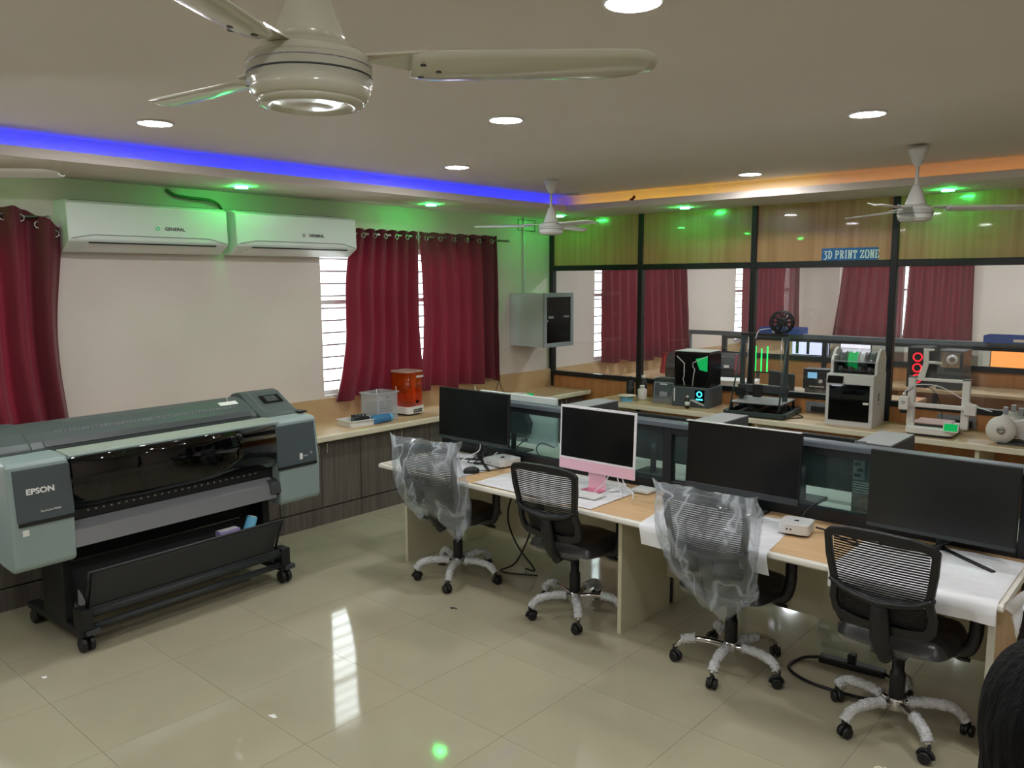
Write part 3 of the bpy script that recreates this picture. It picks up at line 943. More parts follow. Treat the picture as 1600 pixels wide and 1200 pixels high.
def mini_pc(x, y, w, h, rz, label, logo=True):
    e = empty('mini_computer', (x, y, DZ + .006), rz, label, 'computer', 'small silver computers')
    MB().prism(rrect(-w / 2, w / 2, -w / 2, w / 2, w * .16, 5), 'z', .006, h).build('case', 'silver', e, .003, 2)
    MB().prism(rrect(-w * .42, w * .42, -w * .42, w * .42, w * .14, 5), 'z', 0, .006).build('base_ring', 'black_plastic', e)
    q = w * .10
    lg = MB()
    pts = [(0, .55), (.35, .72), (.72, .55), (.62, .2), (.78, -.15), (.5, -.72), (.2, -.82), (0, -.72), (-.2, -.82), (-.55, -.7), (-.85, -.1), (-.78, .45), (-.4, .72)]
    lg.prism([(a * q, b * q) for a, b in pts], 'z', h, h + .0008)
    lg.prism([(.02 * q, .8 * q), (.3 * q, .95 * q), (.35 * q, 1.3 * q), (.06 * q, 1.15 * q)], 'z', h, h + .0008)
    lg.build('fruit_mark', 'black_gloss', e)
    for k in (-.2, -.08):
        MB().box(k * w - .004, k * w + .004, -w / 2 - .0006, -w / 2, h * .45, h * .6).build('port', 'black_slot', e)
    return e
mini_pc(-3.70, 4.085, .20, .048, -.1, 'flat white mini computer beside the first monitor')
mini_pc(-1.545, 3.93, .150, .058, .15, 'silver mini computer on bare wood behind the third chair')
tag(MB().tube(bez([(-1.47, 3.99, DZ + .03), (-1.40, 4.0, DZ + .02), (-1.33, 3.97, DZ + .006), (-1.24, 3.92, DZ + .006), (-1.30, 4.02, DZ + .006), (-1.42, 4.05, DZ + .006), (-1.46, 4.02, DZ + .02)], 6), .005, 6).build('power_cable', 'cable_black'), 'black power cable looped beside the silver mini computer', 'cable')
tag(MB().tube(bez([(-1.56, 4.02, DZ + .05), (-1.55, 4.1, DZ + .09), (-1.53, 4.17, DZ + .11)], 5), .004, 6).build('short_cable', 'cable_black'), 'short black cable sticking up behind the silver mini computer', 'cable')
tag(MB().tube(bez([(-.85, 4.11, .80), (-.95, 4.02, DZ + .03), (-1.1, 4.0, DZ + .012), (-1.2, 4.08, DZ + .012)], 6), .005, 6).build('monitor_cable', 'cable_black'), 'black cable hanging below the right monitor', 'cable')
for k, (x, c, l) in enumerate(((-3.86, 'cable_white', 'white cable tangled under the first monitor'), (-3.80, 'cable_black', 'black cable tangled under the first monitor'), (-3.74, 'cable_black', 'black cable looping from the first monitor to the mini computer'))):
    tag(MB().tube(bez([(x, 4.03, .90), (x + .02, 4.0, .82), (x - .06, 3.97, DZ + .05), (x - .10, 3.95, DZ + .012), (x + .02, 4.06, DZ + .015), (x + .10, 4.10, .80 - .02 * k)], 6), .004, 6).build('tangled_cable', c), l, 'cable')

# ---- things on the far row, seen through the glass
def rear_monitor(x, y, w, zb, zt, mat, label, mark=None):
    e = empty('monitor', (x, y, DZ), 0, label, 'monitor', 'monitors of the far desk row')
    h = zt - zb
    z0 = zb - DZ
    MB().box(-w / 2, w / 2, 0, .03, z0, z0 + h).build('housing', mat, e, .006, 2)
    MB().box(-w / 2 + .008, w / 2 - .008, .030, .032, z0 + .014, z0 + h - .008).build('screen', 'screen_black', e)
    MB().tube([(0, -.03, .012), (0, -.03, z0 + .12)], .02, 8).build('neck', 'black_plastic', e)
    MB().box(-.11, .11, -.10, .08, .0, .012).build('foot', 'black_plastic', e, .003, 1)
    if mark:
        text('brand_mark', mark, .05, 'dark_grey', e, face_mtx((0, -.0025, z0 + h * .72), (1, 0, 0), (0, 0, 1)), sx=1.2, extrude=.002)
    return e
rw = rear_monitor(-3.95, 4.52, .76, .79, 1.150, 'ac_white', 'white backed monitor seen through the glass beside the pink computer')
MB().prism([(-.13, .25), (.04, .25), (.12, .13), (.10, .04), (-.15, .04), (-.17, .13)], 'y', -.05, 0.0).build('rear_cover', 'charcoal', rw, .008, 2).location = (.05, 0, .10)
for x in (-.07, .10):
    MB().box(x - .015, x + .015, -.04, 0, .085, .105).build('plug', 'black_plastic', rw)
    MB().tube(bez([(x, -.03, .09), (x - .03, -.07, .05), (x - .05, -.12, .012), (x - .12, -.15, .006)], 5), .005, 6).build('cable', 'cable_black', rw)
rear_monitor(-2.78, 4.60, .56, .80, 1.11, 'plotter_dark', 'dark monitor back seen through the glass right of the pink computer', 'AOC')
rear_monitor(-1.77, 4.60, .56, .80, 1.11, 'plotter_dark', 'dark monitor back seen through the glass between the two big monitors', 'AOC')
def tower(x, label):
    e = empty('computer_tower', (x, 4.48, DZ), 0, label, 'computer', 'tower computers of the far row')
    MB().box(-.095, .095, -.12, .30, .0, .420).build('case', 'dark_grey', e, .005, 2)
    MB().box(-.09, -.03, -.125, -.12, .22, .43).build('port_plate', 'plotter_metal', e)
    for k in range(6):
        MB().box(-.082 + .012 * (k % 2), -.05 + .010 * (k % 2), -.128, -.125, .235 + .03 * k, .253 + .03 * k).build('port', 'black_slot', e)
    for k in range(5):
        MB().box(-.09, .03, -.1235, -.12, .15 + .013 * k, .158 + .013 * k).build('slot_cover', 'steel', e)
    MB().box(-.09, .09, -.124, -.12, .012, .125).build('power_supply', 'pcb', e)
    MB().lathe([(.038, 0), (.042, 0), (.042, .004), (.038, .004), (.038, 0)], (.045, -.124, .34), 20, 'Y').build('fan_grille', 'steel', e)
    MB().box(-.09, .09, -.118, .298, .420, .423).build('top_panel', 'tower_top', e)
    return e
tower(-3.30, 'computer tower behind the screen above the pink computer')
tower(-2.31, 'computer tower behind the screen at the left edge of the third monitor')
tower(-1.33, 'computer tower with a bare metal rear beside the right monitor')
for x0, x1, s, l in ((-4.2, -3.45, 21, 'crumpled film on the far row beside the white backed monitor'), (-2.95, -2.52, 24, 'crumpled film on the far row behind the pink computer'), (-2.1, -1.5, 27, 'crumpled film on the far row behind the third monitor')):
    desk_film(x0, x1, 4.31, 4.45, s, l)
tag(MB().tube(bez([(-3.55, 4.48, .80), (-3.60, 4.40, .84), (-3.62, 4.36, .80), (-3.56, 4.34, DZ + .02)], 6), .005, 6).build('dark_cable', 'cable_black'), 'dark cable arc behind the glass left of the pink computer', 'cable')

# ---------------------------------------------------------------- office chairs
def yb(x, z):                      # back surface: leaning away, hollow across
    return -.235 - .11 * ((z - .52) / .46) + .35 * x * x - .02 * math.sin(PI * (z - .52) / .46)
def make_chair(name, angles, wraps, lift=True):
    e = empty(name)
    # five star base
    hub = MB().lathe([(.034, .085), (.038, .09), (.038, .135), (.030, .145)], n=20).build('base_hub', 'chrome', e)
    rnd = random.Random(int(angles * 100))
    for k in range(5):
        a = math.radians(angles + 72 * k)
        ca, sa = math.cos(a), math.sin(a)
        path = bez([(ca * r, sa * r, z) for r, z in ((.03, .115), (.10, .128), (.18, .13), (.245, .115), (.282, .075))], 4)
        lg = MB().tube(path, [.017] * (len(path) - 5) + [.016, .015, .014, .013, .012], 10).build('base_leg', 'chrome', e)
        lo, hi = wraps[k % len(wraps)]
        if hi > lo:
            n0, n1 = int(lo * len(path)), int(hi * len(path))
            sub = path[n0:n1 + 1]
            dense = []
            for p, q in zip(sub[:-1], sub[1:]):
                dense += [p, p.lerp(q, .5)]
            dense.append(sub[-1])
            rr = [.0215 + .006 * rnd.random() + (.006 if i in (0, len(dense) - 1) else 0) for i in range(len(dense))]
            MB().tube([p + Vector((0, 0, .003)) for p in dense], rr, 12).build('plastic_wrap', 'wrap_film', lg)
        c = MB()
        cx, cy = ca * .288, sa * .288
        ta = a + 1.1 + k * .7
        tx, ty = math.cos(ta), math.sin(ta)
        wx, wy = cx + tx * .012, cy + ty * .012
        for s in (-1, 1):
            ax = Vector((-ty, tx, 0)) * s
            ctr = Vector((wx, wy, .027))
            c.tube([ctr + ax * .005, ctr + ax * .009, ctr + ax * .022, ctr + ax * .026], [.022, .0268, .0268, .022], 16)
        hood = [(wx + (tx * math.cos(q) * .031), wy + (ty * math.cos(q) * .031), .027 + .031 * math.sin(q)) for q in [i * PI / 8 for i in range(9)]]
        c.tube(hood, [.009] * 9, 6)
        c.cyl((cx, cy, .045), (cx, cy, .085), .008, 8)
        c.build('caster', 'black_plastic', e)
    MB().lathe([(.030, .13), (.033, .14), (.033, .25), (.030, .262), (.026, .264), (.026, .355), (.022, .36), (.022, .40)], n=20).build('gas_lift', 'black_plastic', e)
    me_ = MB().box(-.075, .075, -.16, .12, .385, .425).build('tilt_mechanism', 'black_plastic', e, .008, 2)
    for s in (-1, 1):
        MB().tube([(s * .07, .03, .395), (s * .20, .04, .39)], .006, 8).tube([(s * .20, .04, .39), (s * .23, .045, .388), (s * .27, .05, .383)], [.01, .022, .014], 8, flat=.5).build('lever', 'black_plastic', me_)
    MB().cyl((-.0, -.16, .405), (0, -.20, .40), .03, 12).build('tension_knob', 'black_plastic', me_)
    # seat
    def seat(s, t):
        a, b = s * 2 - 1, t * 2 - 1
        k = 1 - .10 * abs(a) ** 3 * abs(b) ** 3
        x = .245 * a * (1 - .10 * b * b * .5) * k
        y = .03 + .235 * b * (1 - .06 * a * a) * k
        ed = max(abs(a), abs(b))
        z = .50 - .055 * max(0, (ed - .72) / .28) ** 2 + .006 * math.cos(3 * a) - (.02 * max(0, b) ** 3)
        z += .004 * noise.noise(Vector((x * 14, y * 14, 0)))
        return (x, y, z)
    st = MB().grid(seat, 18, 18)
    loop = [(s / 18, 0) for s in range(18)] + [(1, s / 18) for s in range(18)] + [(1 - s / 18, 1) for s in range(18)] + [(0, 1 - s / 18) for s in range(18)]
    vs = [seat(*q) for q in loop]
    n = len(vs)
    low = [(x * .96, .03 + (y - .03) * .96, .428) for x, y, z in vs]
    st.add(vs + low, [(i, n + i, n + (i + 1) % n, (i + 1) % n) for i in range(n)], True)
    st.add(low, [tuple(range(n))])
    se = st.build('seat', 'seat_vinyl', e)
    vs2 = [(x * 1.02, .03 + (y - .03) * 1.02, z + .002) for x, y, z in vs]
    rr2 = random.Random(7)
    low2 = [(x * (1.0 + .02 * rr2.random()), .03 + (y - .03) * (1.0 + .02 * rr2.random()), .415 + .012 * rr2.random()) for x, y, z in vs]
    MB().add(vs2 + low2, [(i, n + i, n + (i + 1) % n, (i + 1) % n) for i in range(n)], True).build('seat_film', 'vinyl_film', se)
    # arm rests
    for s in (-1, 1):
        MB().tube(bez([(s * .17, .03, .418), (s * .255, .03, .43), (s * .285, .035, .50), (s * .287, .04, .60), (s * .283, .05, .655)], 5), [.019] * 21, 10, flat=1.5).build('arm_post', 'black_plastic', e)
        MB().prism(rrect(s * .283 - .042, s * .283 + .042, -.07, .17, .03, 4), 'z', .655, .682).build('arm_pad', 'black_soft', e, .008, 3)
    # back frame
    outer = [(-.205, .965), (-.12, .982), (0, .986), (.12, .982), (.205, .965), (.228, .94), (.222, .84), (.206, .74), (.205, .70), (.215, .64), (.208, .575), (.185, .54), (.09, .522), (0, .518), (-.09, .522), (-.185, .54), (-.208, .575), (-.215, .64), (-.205, .70), (-.206, .74), (-.222, .84), (-.228, .94)]
    inner = [(-.190, .930), (-.11, .940), (0, .943), (.11, .940), (.190, .930), (.197, .915), (.190, .83), (.176, .74), (.174, .70), (.182, .64), (.176, .60), (.165, .582), (.085, .570), (0, .568), (-.085, .570), (-.165, .582), (-.176, .60), (-.182, .64), (-.174, .70), (-.176, .74), (-.190, .83), (-.197, .915)]
    MB().ring(outer, inner, yb, .028).build('back_frame', 'black_plastic', e, .006, 2)
    ms = MB()
    nz = 32
    for k in range(nz):
        z = .575 + (.94 - .575) * (k + .5) / nz
        hwid = .19 if z > .8 else .175 + .015 * max(0, (z - .72) / .08)
        def row(s, t, z=z, hwid=hwid):
            x = -hwid + 2 * hwid * s
            zz = z + (t - .5) * .0078
            return (x, yb(x, zz) + .004, zz)
        ms.grid(row, 8, 1, False)
    o = ms.build('mesh_fabric', 'black_soft', e)
    o['kind'] = 'stuff'
    # yoke: curved cross bar, lumbar pad and spine
    yk = MB()
    top = [(-.205, .735), (-.15, .70), (-.09, .685), (0, .672), (.09, .685), (.15, .70), (.205, .735)]
    yk.tube([(x, yb(x, z) - .006, z) for x, z in top], [.022, .026, .031, .038, .031, .026, .022], 10, flat=.55)
    yk.build('lumbar_bar', 'black_plastic', e)
    def lum(s, t):
        x = -.15 + .30 * s
        z = .57 + .125 * t + .02 * abs(2 * s - 1) ** 2 * t
        return (x, yb(x, z) + .016, z)
    MB().grid(lum, 10, 4).build('lumbar_pad', 'black_plastic', e, solid=.012)
    MB().tube([(0, yb(0, .69) - .014, .69), (0, yb(0, .60) - .022, .60), (0, yb(0, .52) - .03, .50), (0, -.225, .43), (0, -.15, .405)], [.036, .042, .042, .036, .028], 10, flat=.6).build('spine', 'black_plastic', e)
    return e

WR_FULL = [(0.15, .97)]
WR_PART = [(.45, .97), (.30, .95), (.5, .95), (.12, .98), (.35, .9)]
def seat_chair(ch, x, y, rz, label):
    ch.location = (x, y, 0)
    ch.rotation_euler.z = math.radians(rz)
    tag(ch, label, 'office chair', 'office chairs at the desk')
    return ch
c1 = seat_chair(make_chair('office_chair', 5, WR_FULL), -3.76, 3.70, 9, 'office chair under a clear plastic bag at the left end of the desk')
c2 = seat_chair(make_chair('office_chair', 20, WR_PART), -2.80, 3.735, 3, 'black mesh office chair without a bag before the pink computer')
c3 = seat_chair(make_chair('office_chair', 62, [(.05, .45), (.4, .6), (.5, .72), (.2, .9), (.2, .9)]), -1.785, 3.73, 0, 'office chair under a clear plastic bag before the third monitor')
c4 = seat_chair(make_chair('office_chair', 26, [(.1, .97), (.35, .98), (.12, .9), (.2, .98), (.45, .9)]), -.965, 3.69, -2, 'black mesh office chair nearest the camera at the right end of the desk')

def bag(ch, seed, label, flare):
    """clear bag pulled over the back rest"""
    e = empty('plastic_bag', ch.location, ch.rotation_euler.z, label, 'plastic bag', 'clear bags over the chair backs')
    def fn(s, t):
        a = 2 * PI * s
        z = 1.012 - t * (.56 + .05 * math.sin(a * 2 + seed) + .05 * math.cos(a))
        w = .255 + .025 * math.sin(PI * t) - .05 * t
        d = .055 + .075 * math.sin(PI * min(1, t * .9)) - .02 * t
        if t > .86:
            w *= 1 - .35 * (t - .86) / .14
            d *= 1 - .2 * (t - .86) / .14
        ca, sa = math.cos(a), math.sin(a)
        x = w * math.copysign(abs(ca) ** .55, ca)
        zz = max(.5, min(1.0, z))
        yy = yb(0, zz) + d * math.copysign(abs(sa) ** .75, sa) + .10 * x * x * 2
        if t < .12:                       # loose pointed top corners
            x *= 1 + flare * (1 - t / .12) * abs(ca) ** 6
            z += .02 * abs(ca) ** 8 * (1 - t / .12)
            yy = yb(0, zz) + (yy - yb(0, zz)) * (t / .12)
        nn = noise.noise(Vector((x * 7 + seed, yy * 7, z * 5)))
        n2 = noise.noise(Vector((x * 22, yy * 22 + seed, z * 9)))
        k = .024 * nn + .012 * n2 + .010 * abs(noise.noise(Vector((x * 12 - z * 6, yy * 9 + seed, z * 12 + x * 5))))
        return (x + k * ca, yy + k * (1.3 if sa < 0 else .6), z + .006 * n2)
    MB().grid(fn, 110, 46).build('bag', 'bag_film', e)
    def hem(s, t):
        p = Vector(fn(s, .80 + .20 * t))
        c = Vector((0, yb(0, .52), p.z))
        k = 1.02 + .05 * noise.noise(Vector((s * 30, t * 5, seed))) + .03 * math.sin(40 * s)
        q = c + (p - c) * k
        return (q.x, q.y, q.z - .015 * t + .014 * noise.noise(Vector((s * 18, t * 3, 9 + seed))))
    MB().grid(hem, 90, 8).build('bag_hem', 'bag_film', e)
    def pleat(s, t):
        z = .93 - .42 * t
        return (-.05 - .03 * s * t - .01 * t, yb(0, z) - .065 - .05 * s * math.sin(PI * t) - .02, z)
    MB().grid(pleat, 3, 12).build('bag_fold', 'bag_film', e)
    return e
bag(c1, 1.3, 'crumpled clear bag pulled over the leftmost chair back', .10)
bag(c3, 4.1, 'crumpled clear bag with a standing fold over the third chair back', .10)

# cables under the desks
tag(MB().tube(bez([(-3.42, 4.15, .66), (-3.40, 4.05, .35), (-3.48, 3.98, .10), (-3.60, 3.95, .012), (-3.35, 4.05, .012)], 6), .006, 6).build('floor_cable', 'cable_black'), 'black cables dropping under the first desk bay', 'cable')
tag(MB().tube(bez([(-3.58, 4.14, .66), (-3.62, 4.05, .40), (-3.50, 4.0, .22), (-3.38, 4.05, .05), (-3.50, 4.1, .012)], 6), .006, 6).build('floor_cable', 'cable_black'), 'second black cable dangling under the first desk bay', 'cable')
e = empty('power_strip', (-1.30, 4.12, 0), .1, 'black power strip on the floor under the second desk bay', 'power strip')
MB().box(-.16, .16, -.03, .03, 0, .035).build('body', 'black_plastic', e, .006, 2)
MB().box(-.02, .02, -.02, .02, .035, .08).build('plug', 'black_plastic', e, .004, 1)
MB().tube(bez([(.16, 0, .015), (.30, -.1, .01), (.22, -.28, .01), (-.10, -.30, .01), (-.26, -.20, .01), (-.24, -.05, .01), (-.16, 0, .02)], 7), .008, 8).build('cord', 'cable_black', e)
# ---------------------------------------------------------------- wide-format printer
pr = empty('large_format_printer', (-4.524, 1.565, 0), math.radians(93.14), 'grey and black wide-format printer on a wheeled stand with a cloth paper basket', 'printer')
def endbox(u0, u1, name):
    prof = [(-.035, .535), (-.055, .56), (-.058, .79), (-.03, 1.075), (-.015, 1.095), (.12, 1.105), (.46, 1.10), (.46, .62), (.10, .545)]
    return MB().prism(prof, 'x', u0, u1).build(name, 'plotter_light', pr, .014, 3)
lb = endbox(-.305, .0, 'end_housing')
rb = endbox(1.285, 1.605, 'end_housing')
def fpanel(par, u0, u1):
    def P(z):
        return -.058 + .028 * (z - .79) / .285
    mb = MB()
    z0, z1 = .795, 1.062
    vs = [(u, P(z) + d, z) for d in (-.006, .01) for z in (z0, z1) for u in (u0, u1)]
    mb.add(vs, [(0, 1, 3, 2), (4, 6, 7, 5), (0, 4, 5, 1), (2, 3, 7, 6), (0, 2, 6, 4), (1, 5, 7, 3)])
    o = mb.build('front_panel', 'plotter_panel', par, .003, 2)
    MB().box(u0 + .004, u1 - .004, -.067, -.05, .775, .792).build('panel_gap_strip', 'plotter_dark', par)  # dark strip set along the joint under the panel
    return o
fpanel(lb, -.275, .0)
fpanel(rb, 1.27, 1.58)
upv = Vector((0, .028, .285)).normalized()
text('brand_mark', 'EPSON', .040, 'paper_white', lb, face_mtx((-.155, -.0505, .945), (1, 0, 0), upv), offset=.0014, sx=1.12)
text('model_mark', 'SureColor P9500', .014, 'paper_white', lb, face_mtx((-.115, -.0605, .838), (1, 0, 0), upv), sx=1.0)
MB().box(-.255, -.225, -.0600, -.057, .725, .755).build('sticker', 'paper_white', lb)
MB().box(1.44, 1.462, -.0635, -.060, .822, .862).build('sticker', 'paper_white', rb)
MB().box(1.467, 1.505, -.0635, -.060, .836, .846).build('sticker', 'ac_grey', rb)
MB().cbox((1.535, -.0595, .855), (.016, .003, .016), ry=PI / 4).build('ink_mark', 'ac_grey', rb)
# central body
bd = MB().prism([(.06, 1.08), (.46, 1.08), (.46, .60), (.10, .60), (.06, .66)], 'x', .0, 1.285).build('body', 'plotter_dark', pr)
# smoked window, curved
wp = [(-.028, 1.088), (-.046, 1.05), (-.056, .98), (-.052, .90), (-.035, .84), (-.005, .80), (.03, .785)]
def win(s, t):
    k = t * (len(wp) - 1)
    i = min(int(k), len(wp) - 2)
    a, b = wp[i], wp[i + 1]
    q = k - i
    return (.004 + 1.262 * s, a[0] + (b[0] - a[0]) * q, a[1] + (b[1] - a[1]) * q)
MB().grid(win, 2, 18).build('smoked_window', 'smoked_window', pr, solid=.003)
MB().box(.01, 1.27, .03, .06, .93, .95).build('carriage_rail', 'paper_white', bd)
MB().box(.01, 1.27, .02, .06, .84, .90).build('platen', 'charcoal', bd)
for k in range(18):
    MB().cyl((.06 + k * .067, .02, .905), (.09 + k * .067, .02, .905), .012, 10).build('pinch_roller', 'paper_white', bd)
for k in range(22):
    MB().box(.06 + k * .055, .06 + k * .055 + .007, .012, .02, .85, .892).build('platen_rib', 'paper_white', bd)
# deck, slot and domed roll cover
MB().prism([(-.03, 1.082), (-.026, 1.096), (.125, 1.108), (.125, 1.08)], 'x', .0, 1.31).build('top_deck', 'plotter_deck', pr, .004, 2)
MB().prism([(-.0315, 1.076), (-.031, 1.0925), (.0, 1.0995), (.0, 1.085)], 'x', .0, 1.29).build('deck_lip', 'plotter_light', pr)
MB().box(-.05, 1.29, .125, .165, 1.06, 1.088).build('feed_slot', 'black_slot', pr)
dome = [(.165, 1.07), (.168, 1.118), (.20, 1.146), (.27, 1.186), (.34, 1.214), (.40, 1.224), (.47, 1.215), (.55, 1.18), (.61, 1.11), (.62, .98), (.60, .72), (.165, .72)]
do = MB().prism(dome, 'x', -.10, 1.285, False).build('roll_cover', 'plotter_dome', pr, .006, 2)
MB().prism([(.155, 1.06), (.158, 1.122), (.19, 1.150), (.27, 1.196), (.34, 1.224), (.40, 1.234), (.47, 1.225), (.56, 1.18), (.62, 1.11), (.63, .98), (.61, .70), (.155, .70)], 'x', -.285, -.10).build('end_cover', 'plotter_dome', pr, .01, 2)
MB().prism([(.167, 1.1175), (.163, 1.122), (.198, 1.150), (.202, 1.145)], 'x', -.03, 1.24).build('cover_handle', 'dark_grey', do)
for k in range(2):
    MB().tube([(.05, .2505 + .012 * k, 1.1765 + .0065 * k), (1.20, .2505 + .012 * k, 1.1765 + .0065 * k)], .0013, 5).build('printed_line', 'ac_grey', do)
rr = random.Random(4)
for k in range(46):
    u = .06 + k * .0246
    hgt = rr.choice((.003, .005, .009))
    MB().box(u, u + .008, .255, .263, 1.178, 1.1845 + hgt * .3).build('printed_mark', 'ac_grey', do)
MB().cbox((1.155, .30, 1.2015), (.13, .04, .002), rx=.42).build('white_tag', 'paper_white', do)
MB().tube(bez([(1.16, .31, 1.208), (1.165, .33, 1.23), (1.18, .35, 1.24)], 4), .002, 5).build('tag_string', 'paper_white', do)
ch = [(.10, 1.06), (.103, 1.112), (.15, 1.122), (.23, 1.160), (.36, 1.238), (.41, 1.248), (.47, 1.235), (.55, 1.18), (.61, 1.10), (.62, .98), (.60, .72), (.10, .72)]
co = MB().prism(ch, 'x', 1.29, 1.59).build('control_housing', 'plotter_dome', pr, .008, 2)
MB().tube([(1.345, .155, 1.1265), (1.345, .23, 1.1625), (1.345, .36, 1.241), (1.345, .41, 1.250)], .002, 5).build('housing_seam', 'ac_grey', co)
nrm = Vector((0, .13, .078)).normalized()
m0 = face_mtx((1.475, .285, 1.196), (1, 0, 0), nrm)
MB().box(-.078, .078, -.042, .042, -.001, .004, m0).build('display_frame', 'black_gloss', co, .002, 1)
MB().box(-.044, .044, -.028, .030, .004, .0048, m0).build('display', 'dark_grey', co)
MB().cbox((1.58, .12, 1.113), (.06, .10, .012)).build('corner_latch', 'black_plastic', rb)
# lower guide plate and cavity
MB().prism([(.02, .728), (-.035, .69), (-.05, .60), (-.044, .597), (-.028, .685), (.024, .72)], 'x', .0, 1.255).build('paper_guide', 'plotter_metal', pr)
MB().box(.0, 1.285, .03, .06, .70, .80).build('paper_exit', 'black_slot', pr)
for k in range(26):
    MB().box(.10 + k * .042, .112 + k * .042, .026, .03, .765, .772).build('exit_mark', 'ac_grey', bd)
MB().prism([(-.05, .70), (-.06, .63), (.0, .60), (.02, .72)], 'x', 1.215, 1.288).build('guide_latch', 'dark_grey', pr, .004, 1)
# stand
for u in (.03, 1.315):
    MB().box(u - .03, u + .025, .16, .44, .10, .60).build('stand_leg', 'plotter_dark', pr, .006, 2)
    b = MB().box(u - .035, u + .03, -.03, .66, .085, .125).build('stand_foot', 'plotter_dark', pr, .005, 2)
    MB().box(u - .035, u + .03, -.045, .05, .125, .24).build('roller_bracket', 'plotter_dark', b, .004, 2)
    MB().box(u - .01, u + .065, -.05, .0, .09, .12).build('foot_lug', 'dark_grey', b, .003, 1)
    for v in (.0, .62):
        c = MB()
        for s in (-1, 1):
            x = u + s * .021
            c.tube([(x - .014, v - .012, .042), (x - .010, v - .012, .042), (x + .010, v - .012, .042), (x + .014, v - .012, .042)], [.035, .042, .042, .035], 18)
        c.cyl((u, v, .05), (u, v, .09), .014, 10)
        c.build('caster', 'black_plastic', b)
MB().box(.06, 1.285, .30, .33, .42, .56).build('stand_brace', 'plotter_dark', pr)
MB().cyl((.06, -.012, .205), (1.285, -.012, .205), .026, 16).build('front_bar', 'charcoal', pr)
MB().cyl((.06, -.012, .125), (1.285, -.012, .125), .019, 16).build('lower_bar', 'charcoal', pr)
MB().box(.06, 1.285, -.02, .03, .226, .235).build('bar_strip', 'dark_grey', pr)
# cloth basket: front panel, bottom sag, back
def bask(s, t):
    pts = [(-.085, .455), (-.045, .33), (-.01, .235), (.10, .20), (.22, .24), (.28, .42)]
    k = t * 5
    i = min(int(k), 4)
    q = k - i
    a, b = pts[i], pts[i + 1]
    return (.055 + 1.18 * s, a[0] + (b[0] - a[0]) * q, a[1] + (b[1] - a[1]) * q - .004 * math.sin(PI * s))
MB().grid(bask, 12, 25).build('paper_basket', 'basket_cloth', pr, solid=.003)
MB().cyl((.03, -.087, .458), (1.262, -.087, .458), .006, 8).build('basket_rail', 'dark_grey', pr)
for u in (.035, 1.25):
    MB().tube([(u, -.086, .458), (u + .01, .0, .225)], .008, 8).build('basket_arm', 'black_plastic', pr)
    MB().tube([(u + .02, -.084, .452), (u + .03, .03, .225)], .005, 8).build('basket_strut', 'black_plastic', pr)
MB().grid(lambda s, t: (.052 + .002 * t, -.01 + .12 * s, .215 + .09 * math.sin(PI * .5 * s) * t + .01), 6, 4).build('basket_side', 'ac_grey', pr)

def P4(u, v, z):
    return pr.matrix_basis @ Vector((u, v, z))
ro = empty('blue_roll', P4(1.02, .02, .25), 0, 'light blue paper roll standing in the printer basket', 'roll')
MB().tube([(0, .0, 0), (.0, .09, .245)], .034, 20).build('sleeve', 'sky_blue', ro)
MB().tube([(.0, .0905, .2455), (.0, .0915, .2485)], .026, 20).build('core_end', 'paper_white', ro)
lx = empty('lilac_box', P4(.94, .03, .30), math.radians(93.14), 'lilac open box lying in the printer basket', 'box')
MB().box(-.07, .07, -.03, .03, 0, .15).build('carton', 'lilac', lx, .002, 1)
MB().box(-.06, .06, -.022, .022, .148, .152).build('lining', 'paper_white', lx)

# ---------------------------------------------------------------- things on the window counter
CZ = .755
oc = empty('resin_curing_machine', (-5.72, 4.98, CZ - .003), math.radians(8), 'orange see-through curing machine on a white base on the window counter', 'machine')
MB().prism(rrect(-.13, .13, -.12, .12, .05, 5), 'z', .018, .085).build('base', 'printer_white', oc, .006, 2)
MB().prism(rrect(-.10, .10, -.09, .09, .05, 5), 'z', 0, .018).build('plinth', 'charcoal', oc)
MB().prism(rrect(-.124, .124, -.114, .114, .06, 6), 'z', .086, .40, True).build('hood', 'orange_acrylic', oc)
MB().prism(rrect(-.128, .128, -.118, .118, .062, 6), 'z', .40, .415).build('lid', 'pink_plate', oc, .004, 2)
MB().lathe([(.085, .086), (.085, .096), (.07, .10), (.002, .10)], n=28).build('turntable', 'steel', oc)
MB().box(.0, .03, .07, .09, .086, .39).build('light_column', 'cream_edge', oc)
for k in range(9):
    MB().box(.004, .026, .066, .07, .11 + k * .03, .125 + k * .03).build('light_chip', 'paper_white', oc)
MB().box(.128, .132, -.06, .06, .03, .06).build('button_bar', 'black_gloss', oc)
for k in range(4):
    MB().cyl((.131, -.042 + .028 * k, .045), (.134, -.042 + .028 * k, .045), .006, 8).build('button', 'paper_white', oc)
text('brand_mark', 'ELEGOO', .026, 'paper_white', oc, face_mtx((.1255, .045, .36), (0, 1, 0), (0, 0, 1)), offset=.001)
MB().box(.126, .129, -.02, .025, .115, .14).build('sticker', 'black_gloss', oc)

